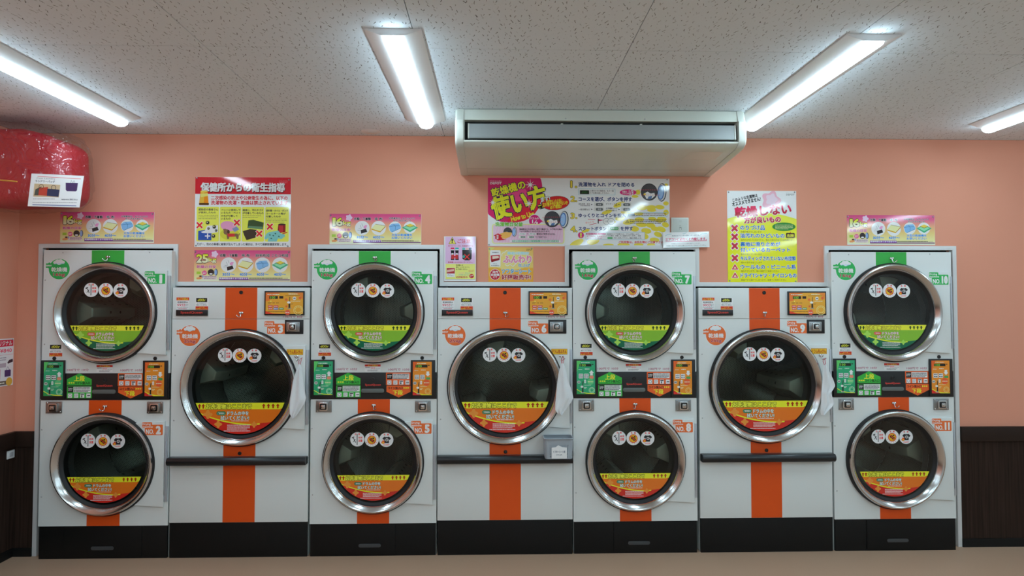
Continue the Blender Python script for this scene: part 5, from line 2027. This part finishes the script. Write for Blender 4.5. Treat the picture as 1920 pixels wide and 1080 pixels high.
sheet('caution_sheet', 'laminated lilac and yellow caution sheet taped beside the orange poster', 'notice', (832.5, 443.3, 892.3, 527.2), draw_caution, (825, 435, 10.667), base='D6D8DE', Y=-0.017)


# ---- things not to tumble-dry -------------------------------------
def draw_nodry(P):
    P.rect(24, 45, 782, 1045, 'DADFE0')
    pts = []
    for i in range(31):
        x = 24 + 758 * i / 30
        pts.append((x, 345 - 110 * math.sin(math.pi * min(1, max(0, (x - 24) / 758)) * 0.5 + 0.3) + 60))
    P.grad(24, 420, 782, 1045, [(420, 'D8D23A'), (700, 'D4CE2C'), (1045, 'C8C828')])
    P.poly([(24, 420)] + [(24 + 758 * i / 20, 352 - 70 * math.sin(math.pi * i / 20)) for i in range(21)] + [(782, 420)], 'DAD648')
    P.flower(505, 150, 112, 'D29CB0', 5, 0.14)
    P.flower(510, 140, 70, 'DCB8C8', 5, 0.14)
    depot(P, 672, 64, 764, 94, '7A8488')
    P.text('このような洗濯物は', 80, 104, 358, 140, '23262C', 0.03, 'E8EAE6', 0.075, rot=-12)
    P.text('オススメできません!', 76, 142, 392, 186, '23262C', 0.03, 'E8EAE6', 0.075, rot=-12)
    P.text('乾燥しない', 108, 206, 722, 316, 'B82450', 0.045, 'EEEAE8', 0.10, rot=-4, col2='9C1832')
    P.text('方が良いもの', 208, 330, 606, 396, 'B82450', 0.04, 'EEEAE8', 0.10, rot=-2, col2='9C1832')
    P.ell(642, 438, 128, 46, '2E7A3C', n=30)
    P.greek(546, 412, 740, 470, 4, 'C8D8A0', 0.45)
    for y in (456, 550, 650, 782):
        P.cross(102, y, 52, 36, 'E8E4D0')
        P.cross(102, y, 44, 24, 'A83446')
    for y in (880, 970):
        P.poly([(102, y - 42), (146, y + 32), (58, y + 32)], 'E8E4D0')
        P.poly([(102, y - 34), (138, y + 26), (66, y + 26)], 'B83846')
        P.poly([(102, y - 8), (118, y + 16), (86, y + 16)], 'E4E0C0')
    bl, wo = '1E62AA', 'DDE4DC'
    for tx, x1, y0, y1 in (('のりづけ品', 432, 424, 474), ('油汚れのひどいもの', 648, 512, 560), ('裏地に滑り止めが', 598, 606, 654), ('付いているカーペット', 706, 668, 714),
                           ('キルティングされていない布団類', 766, 762, 808), ('ウールもの・ビニール系', 766, 854, 902), ('ドライTシャツ・ナイロンもの', 772, 948, 996)):
        P.text(tx, 164, y0, x1, y1, bl, 0.024, wo, 0.085)
    ink = '4A4C2A'
    for tx, x1, y in (('衣類が焦げてしまいます', 396, 486), ('油汚れが付いたままですと、発火の恐れがあり大変危険です!', 740, 574), ('裏地が溶けてしまいます', 396, 730), ('縮みや変形を起こします', 396, 820),
                      ('縮みやすいので、低い温度でご利用ください', 582, 914), ('高温ですと溶けてしまうので、送風でご利用ください', 660, 1010)):
        P.text(tx, 168, y, x1, y + 20, ink)
    P.poly([(712, 490), (722, 512), (702, 512)], 'C03A2C')
    P.rect(664, 506, 760, 562, '3A2420', 10)
    P.text('危険!', 676, 518, 752, 552, 'F0C83C', 0.03)


sheet('no_drying_poster', 'yellow poster listing items not to dry, above the dryer on the right', 'poster', (1364.2, 357.8, 1493.9, 529), draw_nodry, (1360, 350, 5.838), base=None,
      tacks=((40, 62), (764, 58), (44, 1030), (764, 1034)))

# ---- wall controller and the notice under it ----------------------
cp0, cp1 = at(1258.3, 442, -0.01), at(1290.7, 408.2, -0.01)
wc = thing('wall_controller', 'pale grey air conditioner controller on the wall beside the how-to-use board', 'controller', ((cp0.x + cp1.x) / 2, -0.0008, (cp0.z + cp1.z) / 2))
hw, hz_ = (cp1.x - cp0.x) / 2, (cp1.z - cp0.z) / 2
CTL = mat('controller_plastic', (0.66, 0.70, 0.66), 0.4)
link('case', MB().box(-hw, hw, -0.018, 0.0, -hz_, hz_).mesh('case', CTL, bevel=0.004), wc)
cv = link('cover', MB().box(-hw + 0.008, hw - 0.008, -0.0205, -0.0182, -hz_ + 0.004, hz_ - 0.008).mesh('cover', mat('controller_cover', (0.55, 0.60, 0.56), 0.35), bevel=0.001), wc)
P = Print(lambda x, y: ((x - 532) / 15.43 * sB, -(y - 390) / 15.43 * sB))
P.greek(494, 232, 574, 252, 1, '6A746C')
P.greek(512, 382, 554, 402, 1, '3A443C')
P.rect(505, 436, 570, 506, '5A665E')
P.rect(512, 466, 560, 498, 'E4EAE6')
P.text('ON/OFF', 500, 272, 566, 284, '7A847C')
link('lettering', P.mesh('lettering', PRINTM), cv, (0, -0.0207, 0.004))


def draw_aircon(P):
    for x0, x1 in ((120, 300), (1120, 1330)):
        P.line([(x0, 640), (x0 + 60, 606), (x1, 590)], 16, '86B0B8')
    P.line([(620, 590), (700, 575), (740, 560)], 12, '86B0B8')
    P.text('当店はエアコンが人感センサー式です。', 310, 622, 1110, 660, '3A4A5A', 0.012)
    P.text('エアコンに近付くと作動します。', 124, 706, 1310, 790, 'B02E58', 0.028)
    P.rect(122, 800, 1316, 814, 'B02E58')
    P.text('長時間座っていないとエアコンの電源が自動でオフになります。', 290, 858, 1126, 888, '4A545C')
    P.text('その際は上部センサーの近くを通っていただくか、手をかざしてください。', 138, 912, 1284, 946, '4A545C', 0.01)
    for k in range(9):
        P.line([(150 + k * 130, 975), (210 + k * 130, 955), (270 + k * 130, 978)], 8, '9CC4CC')


sheet('sensor_notice', 'small pale blue notice with red underlined line below the wall controller', 'notice', (1243.2, 435.0, 1330.0, 464.2), draw_aircon, (1240, 400, 15.43), base='CFDCE2', Y=-0.027, tilt=-1.4)

# ---- poster on the side wall --------------------------------------
def atX(px, py, X):
    d = CR @ Vector(((px - 960) / FPX, -(py - 540) / FPX, -1))
    return CAM + d * ((X - CAM.x) / d.x)


pr = atX(26, 634, XL + 0.003)
pb = atX(26, 721, XL + 0.003)
ph = pr.z - pb.z
lp = thing('side_wall_poster', 'red and white shop poster on the side wall at the left edge', 'poster', (XL + 0.003, pr.y, pb.z), rot=(0, 0, R(90)))
pw_ = 0.44
link('sheet', MB().box(-pw_, 0, 0.0, 0.0016, 0, ph).mesh('sheet', PAPER), lp)
P = Print(lambda x, y: (x * 0.001, ph - y * 0.001))
hm_ = ph * 1000
P.rect(-440, 0, 0, hm_, 'D4CAD4')
P.rect(-436, 8, -4, 52, 'B0203C')
P.text('オリジナル', -150, 14, -14, 42, 'E8C8D0', 0.02)
P.text('ランドリーバッグ', -420, 14, -170, 42, 'E8C8D0', 0.02)
P.line([(-436, 54), (-4, 50)], 3, 'E8C8D0')
P.text('¥840', -110, 62, -16, 86, 'C0506A', 0.02)
P.greek(-420, 64, -140, 84, 1, 'C0506A')
P.line([(-436, 104), (-4, 100)], 2, 'C08090')
P.greek(-130, 112, -60, 138, 2, '8A8494')
P.greek(-420, 112, -160, 170, 4, '8A8494')
P.poly([(-50, 150), (-34, 134), (-6, 130), (-4, 148), (-44, 158)], '2A2030')
P.rect(-150, 152, -60, 178, '9C94A4')
P.rect(-70, 196, -20, 238, '3A2A5C', 4)
P.line([(-58, 196), (-45, 176), (-32, 196)], 3, '3A2A5C')
P.rect(-180, 186, -105, 250, 'B01C30', 6)
P.rect(-300, 200, -200, 260, '2A4A3C', 6)
P.rect(-436, 262, -50, 288, '55504C')
P.ell(-32, 270, 26, 26, 'B89A3C')
P.greek(-420, 268, -70, 282, 1, 'D8D0C0')
link('printed_face', P.mesh('printed_face', PRINT), lp, (0, -0.0002, 0))
link('tack', TACKM, lp, (-0.012, -0.001, ph - 0.008))

# outlet on the side wainscot
oc = atX(19, 852, XL + 0.013)
ou = thing('wall_outlet', 'small white plate on the dark side wainscot', 'outlet', (XL + 0.0125, oc.y, oc.z), rot=(0, 0, R(90)))
link('plate', MB().box(-0.03, 0.03, -0.007, 0, -0.025, 0.025).mesh('plate', FIXW, bevel=0.003), ou)
link('socket', MB().prism(rrect(-0.015, -0.014, 0.015, 0.014, 0.005), -0.0088, -0.0072).mesh('socket', mat('socket_grey', (0.5, 0.5, 0.52), 0.4), bevel=0.0005), ou)

# ================================================================== THE RED BAG IN ITS PLASTIC WRAP
bc = at(62, 318, -0.30)
bx0, bx1 = XL + 0.012, at(158, 318, -0.30).x
bz0, bz1 = at(62, 392, -0.34).z, at(62, 241, -0.34).z
bag = thing('wrapped_bag', 'red laundry bag in clear plastic wrap hung high on the side wall', 'bag', ((bx0 + bx1) / 2, -0.30, bz0))
bw, bh, bd = (bx1 - bx0) / 2, (bz1 - bz0) / 2, 0.17


def pillow(hx, hy, hz, ex, amp, freq, seed, top=None, nu=72, nv=40):
    vs, fs = [], []
    for j in range(nv + 1):
        v = -math.pi / 2 + math.pi * j / nv
        for i in range(nu):
            u = 2 * math.pi * i / nu
            sp = lambda c, e: math.copysign(abs(c) ** e, c)
            x = sp(math.cos(v), ex) * sp(math.cos(u), ex)
            y = sp(math.cos(v), ex * 1.3) * sp(math.sin(u), ex * 1.6)
            z = sp(math.sin(v), ex)
            p = Vector((x * hx, y * hy, z * hz))
            n = mnoise.noise(p * freq + Vector((seed, 0, 0))) + 0.5 * mnoise.noise(p * freq * 2.3 + Vector((0, seed, 0)))
            p *= 1 + amp * n
            if top and z > 0:
                p.z += top * (0.5 + 0.5 * mnoise.noise(Vector((p.x * 6, seed, 0)))) * z - max(0, p.x) * 0.28 * z
            vs.append((p.x, p.y, p.z + hz))
    for j in range(nv):
        for i in range(nu):
            i2 = (i + 1) % nu
            fs.append((j * nu + i, j * nu + i2, (j + 1) * nu + i2, (j + 1) * nu + i))
    return MB().add(vs, fs)


REDM = bumpy(mat('red_bag_fabric', (0.44, 0.012, 0.024), 0.6), 240, 0.3, 0.001, 3, colvar=0.1)
body = pillow(bw * 0.95, bd * 0.92, bh * 0.93, 0.34, 0.045, 4.0, 3.0, 0.02)
me = body.mesh('bag_body', REDM, smooth=True)
link('bag_body', me, bag, (-0.005, 0, 0.012))
me = pillow(bw * 0.99, bd, bh * 0.99, 0.36, 0.05, 7.0, 9.0, 0.075, 220, 130).mesh('plastic_wrap', WRAP, smooth=True)
for v in me.vertices:
    q_ = Vector((v.co.x * 5 + v.co.z * 4, v.co.y * 6, v.co.z * 9 - v.co.x * 5))
    rid = 1 - abs(mnoise.noise(q_)) * 2.2
    rid2 = 1 - abs(mnoise.noise(q_ * 2.1 + Vector((4, 2, 7)))) * 2.2
    nrm = Vector((v.co.x, v.co.y * 2.2, v.co.z - bh)).normalized()
    v.co += nrm * (0.010 * max(0, rid) ** 3 + 0.006 * max(0, rid2) ** 3)
lo_ = min(v.co.x for v in me.vertices)
hi_ = max(v.co.x for v in me.vertices)
for v in me.vertices:
    v.co.x = -bw + 0.001 + (v.co.x - lo_) / (hi_ - lo_) * 2 * bw
wrap = link('plastic_wrap', me, bag)
link('hanging_cord', MB().tube([(-bw + 0.05, 0, bh * 2 - 0.03), (-bw + 0.03, 0, bh * 2 + 0.03), (-bw + 0.0045, 0, bh * 2 + 0.06)], 0.003, 6).mesh('hanging_cord', PAPER), bag)
# yellow stitched line and the card tucked under the wrap
link('stitched_line', MB().tube([(-0.09 + 0.012 * k, -bd * 0.93 - 0.0, bh * 0.62 - 0.001 * k) for k in range(10)], 0.004, 6).mesh('stitched_line', mat('yellow_thread', (0.75, 0.42, 0.05), 0.6)), bag)
Yc = -0.30 - bd - 0.008
fr = plane_frame(105, 358, Yc, (bag.location.x, Yc, bag.location.z))
P = Print(fr, 0, 220, 5.4)
P.poly([(318, 570), (850, 592), (812, 912), (286, 902)], 'D2D4D6')
P.line([(380, 600), (820, 622)], 5, 'B8505C')
P.text('Coin Laundry', 370, 612, 560, 632, '6A7078', rot=2)
P.text('ランドリーバッグ', 360, 638, 556, 662, '33404A', 0.02, rot=2)
P.poly([(350, 672), (612, 684), (600, 812), (340, 804)], 'A89C80')
P.poly([(362, 730), (420, 700), (440, 790), (350, 792)], '3A4440')
P.poly([(400, 716), (490, 706), (480, 796), (392, 790)], '9C3A2E')
P.poly([(482, 722), (606, 734), (596, 806), (478, 796)], '24304E')
P.ring(420, 704, 20, 25, '4A3A2A')
P.ring(545, 712, 20, 25, '2A2A30')
P.poly([(666, 662), (790, 664), (782, 740), (768, 750), (682, 748), (668, 735)], '372A55')
P.line([(716, 662), (722, 636), (734, 662)], 4, '6A7078')
P.line([(740, 662), (750, 638), (758, 662)], 4, '6A7078')
P.greek(340, 820, 560, 834, 1, '8A9098')
P.text('¥840(税込)', 626, 824, 788, 842, '3A4450', 0.02)
P.greek(334, 856, 780, 872, 1, '8A9098')
P.line([(334, 886), (778, 896)], 8, '4A5A8C')
me = P.mesh('product_card', PRINTM)
link('product_card', me, bag, (0, -bd - 0.010, 0))

# ================================================================== DRUM CLOTHS, BASKET
CLOTH = bumpy(mat('white_terry_cloth', (0.86, 0.88, 0.90), 0.9, spec=0.1), 420, 0.8, 0.002, 4)
THREAD = mat('red_thread', (0.55, 0.10, 0.14), 0.7)


def towel(label, crop, rows, seed):
    ox, oy, zm = crop
    Yt = YF - 0.066
    pts = [(oy + y / zm, ox + a / zm, ox + b / zm) for y, a, b in rows]
    top = at((pts[0][1] + pts[0][2]) / 2, pts[0][0], Yt)
    root = thing('drum_cloth', label, 'cloth', (top.x, Yt, top.z), 'drum cloths')
    nr, nc = 40, 18
    front, back = [], []
    for j in range(nr + 1):
        f = j / nr * (len(pts) - 1)
        k = min(int(f), len(pts) - 2)
        q = f - k
        py = pts[k][0] * (1 - q) + pts[k + 1][0] * q
        a = pts[k][1] * (1 - q) + pts[k + 1][1] * q
        b = pts[k][2] * (1 - q) + pts[k + 1][2] * q
        A, B = at(a, py, Yt), at(b, py, Yt)
        t_ = j / nr
        for i in range(nc + 1):
            u = i / nc
            x = A.x + (B.x - A.x) * u - top.x
            z = A.z - top.z
            env = math.sin(math.pi * u) ** 0.5
            fold = math.sin(u * 9.0 + seed + t_ * 1.5) * 0.010 * min(1, t_ * 3 + 0.2) + mnoise.noise(Vector((x * 16, z * 10, seed))) * 0.008
            dpt = env * (0.012 + 0.004 * math.sin(u * 4 + seed))
            front.append((x, -dpt - fold * env, z))
            back.append((x, dpt * 0.6, z))
    n = len(front)
    vs = front + back
    fs = []
    wv = nc + 1
    for j in range(nr):
        for i in range(nc):
            q = j * wv + i
            fs.append((q, q + 1, q + wv + 1, q + wv))
            fs.append((n + q + wv, n + q + wv + 1, n + q + 1, n + q))
        for i in (0, nc):
            q = j * wv + i
            fs.append((q, q + wv, n + q + wv, n + q))
    for i in range(nc):
        fs.append((i, n + i, n + i + 1, i + 1))
        q = nr * wv + i
        fs.append((q, q + 1, n + q + 1, n + q))
    link('cloth', MB().add(vs, fs).mesh('cloth', CLOTH, smooth=True), root)
    link('hanging_loop', MB().tube([(-0.004, 0, -0.004), (-0.007, 0.012, 0.020), (0.001, 0.022, 0.034), (0.010, 0.020, 0.040), (0.006, 0.010, 0.018), (0.003, 0, -0.004)], 0.0022, 6).mesh('hanging_loop', THREAD, smooth=True), root)


towel('white drum cloth hanging on the leftmost large dryer', (500, 640, 6),
      ((258, 364, 374), (290, 348, 392), (340, 330, 398), (440, 296, 410), (540, 280, 424), (640, 262, 446), (700, 258, 425), (760, 256, 385), (820, 262, 345), (866, 290, 308)), 1.0)
towel('white drum cloth hanging above the grey basket', (980, 640, 4.5),
      ((186, 328, 344), (220, 315, 358), (280, 300, 374), (360, 290, 395), (440, 283, 420), (480, 280, 428), (520, 276, 405), (580, 274, 365), (605, 290, 345), (622, 318, 332)), 2.2)
towel('white double-tailed drum cloth hanging on the rightmost large dryer', (1500, 640, 6.75),
      ((292, 310, 325), (330, 296, 345), (400, 288, 380), (480, 283, 420), (560, 278, 447), (620, 274, 412), (650, 272, 385), (720, 268, 415), (790, 266, 435), (830, 263, 405), (880, 258, 350), (930, 265, 300)), 4.1)

# grey basket standing on the pull bar of the middle large dryer
GREYP = mat('grey_basket_plastic', (0.36, 0.40, 0.44), 0.4)
bz = zB(852) + 0.0006
kx0, kx1 = at(1020, 835, YF - 0.10).x, at(1074, 835, YF - 0.10).x
kh = at(1047, 815.5, YF - 0.01).z - bz
bk = thing('small_basket', 'grey plastic basket with square holes on the black bar', 'basket', ((kx0 + kx1) / 2, YF - 0.0065, bz))
W_, D_ = (kx1 - kx0) / 2, 0.125
seq = []          # (x, y, is_front_or_side_cell)
cr_ = 0.022
m = 19


def plan(s_):
    """closed outline, first the back left corner; returns points and hole-able flags"""
    out = []
    a, d = W_ * s_, D_
    corners = [(-a + cr_, -cr_, 90, 180), (-a + cr_, -d + cr_, 180, 270), (a - cr_, -d + cr_, 270, 360), (a - cr_, -cr_, 0, 90)]
    for ci, (cx, cy, a0, a1) in enumerate(corners):
        for k in range(5):
            t_ = R(a0 + (a1 - a0) * k / 4)
            out.append((cx + cr_ * math.cos(t_), cy + cr_ * math.sin(t_), 0))
        if ci == 0:
            for k in range(1, 7):
                out.append((-a, -cr_ + (-d + 2 * cr_) * k / 7, 2))
        elif ci == 1:
            for k in range(1, m):
                out.append((-a + cr_ + (2 * a - 2 * cr_) * (k + (0.18 if k % 2 else -0.18)) / m, -d, 1))
        elif ci == 2:
            for k in range(1, 7):
                out.append((a, -d + cr_ + (d - 2 * cr_) * k / 7, 2))
    return out


lev = [0.0, 0.010] + [0.010 + 0.0085 * k for k in range(1, 12)] + [kh - 0.012, kh]
vs, fs = [], []
np_ = len(plan(1.0))
for z in lev:
    for p in plan(0.93 + 0.07 * z / kh):
        vs.append((p[0], p[1], z))
ptype = [p[2] for p in plan(1.0)]
for j in range(len(lev) - 1):
    run = 0
    for i in range(np_):
        i2 = (i + 1) % np_
        typ = ptype[i] or ptype[i2]
        if ptype[i] and not ptype[i - 1]:
            run = 0
        run += 1
        holed = typ and ptype[i] and ptype[i2] and run % 2 == 1 and j % 2 == 1 and 1 <= j <= 10
        if not holed:
            fs.append((j * np_ + i, j * np_ + i2, (j + 1) * np_ + i2, (j + 1) * np_ + i))
fs.append(tuple(range(np_ - 1, -1, -1)))
ob = link('basket_wall', MB().add(vs, fs).mesh('basket_wall', GREYP), bk)
sm = ob.modifiers.new('thickness', 'SOLIDIFY')
sm.thickness = 0.0025
sm.offset = 0
rim = [(p[0] * 1.012, p[1] * 1.01 - 0.0005, kh) for p in plan(1.0)]
mb = MB()
for dz, ex in ((0.0, 0.0), ):
    pass
mb.tube(rim + [rim[0], rim[1]], 0.0035, 6)
link('rim', mb.mesh('rim', GREYP, smooth=True), bk, (0, -0.004, 0))
P = Print(lambda x, y: ((x - 300) / 4.5 * sB, kh * 0.5 - (y - 905) / 4.5 * sB))
P.poly([(243, 888), (275, 884), (296, 868), (330, 884), (367, 888), (367, 977), (243, 977)], 'C6D2DE')
P.text('ソフターシート用', 254, 912, 352, 932, '33425A', 0.015)
P.text('ゴミ入れ', 280, 938, 328, 952, '33425A', 0.015)
link('label_card', P.mesh('label_card', PRINTM), bk, (-0.002, -D_ - 0.006, -0.004))
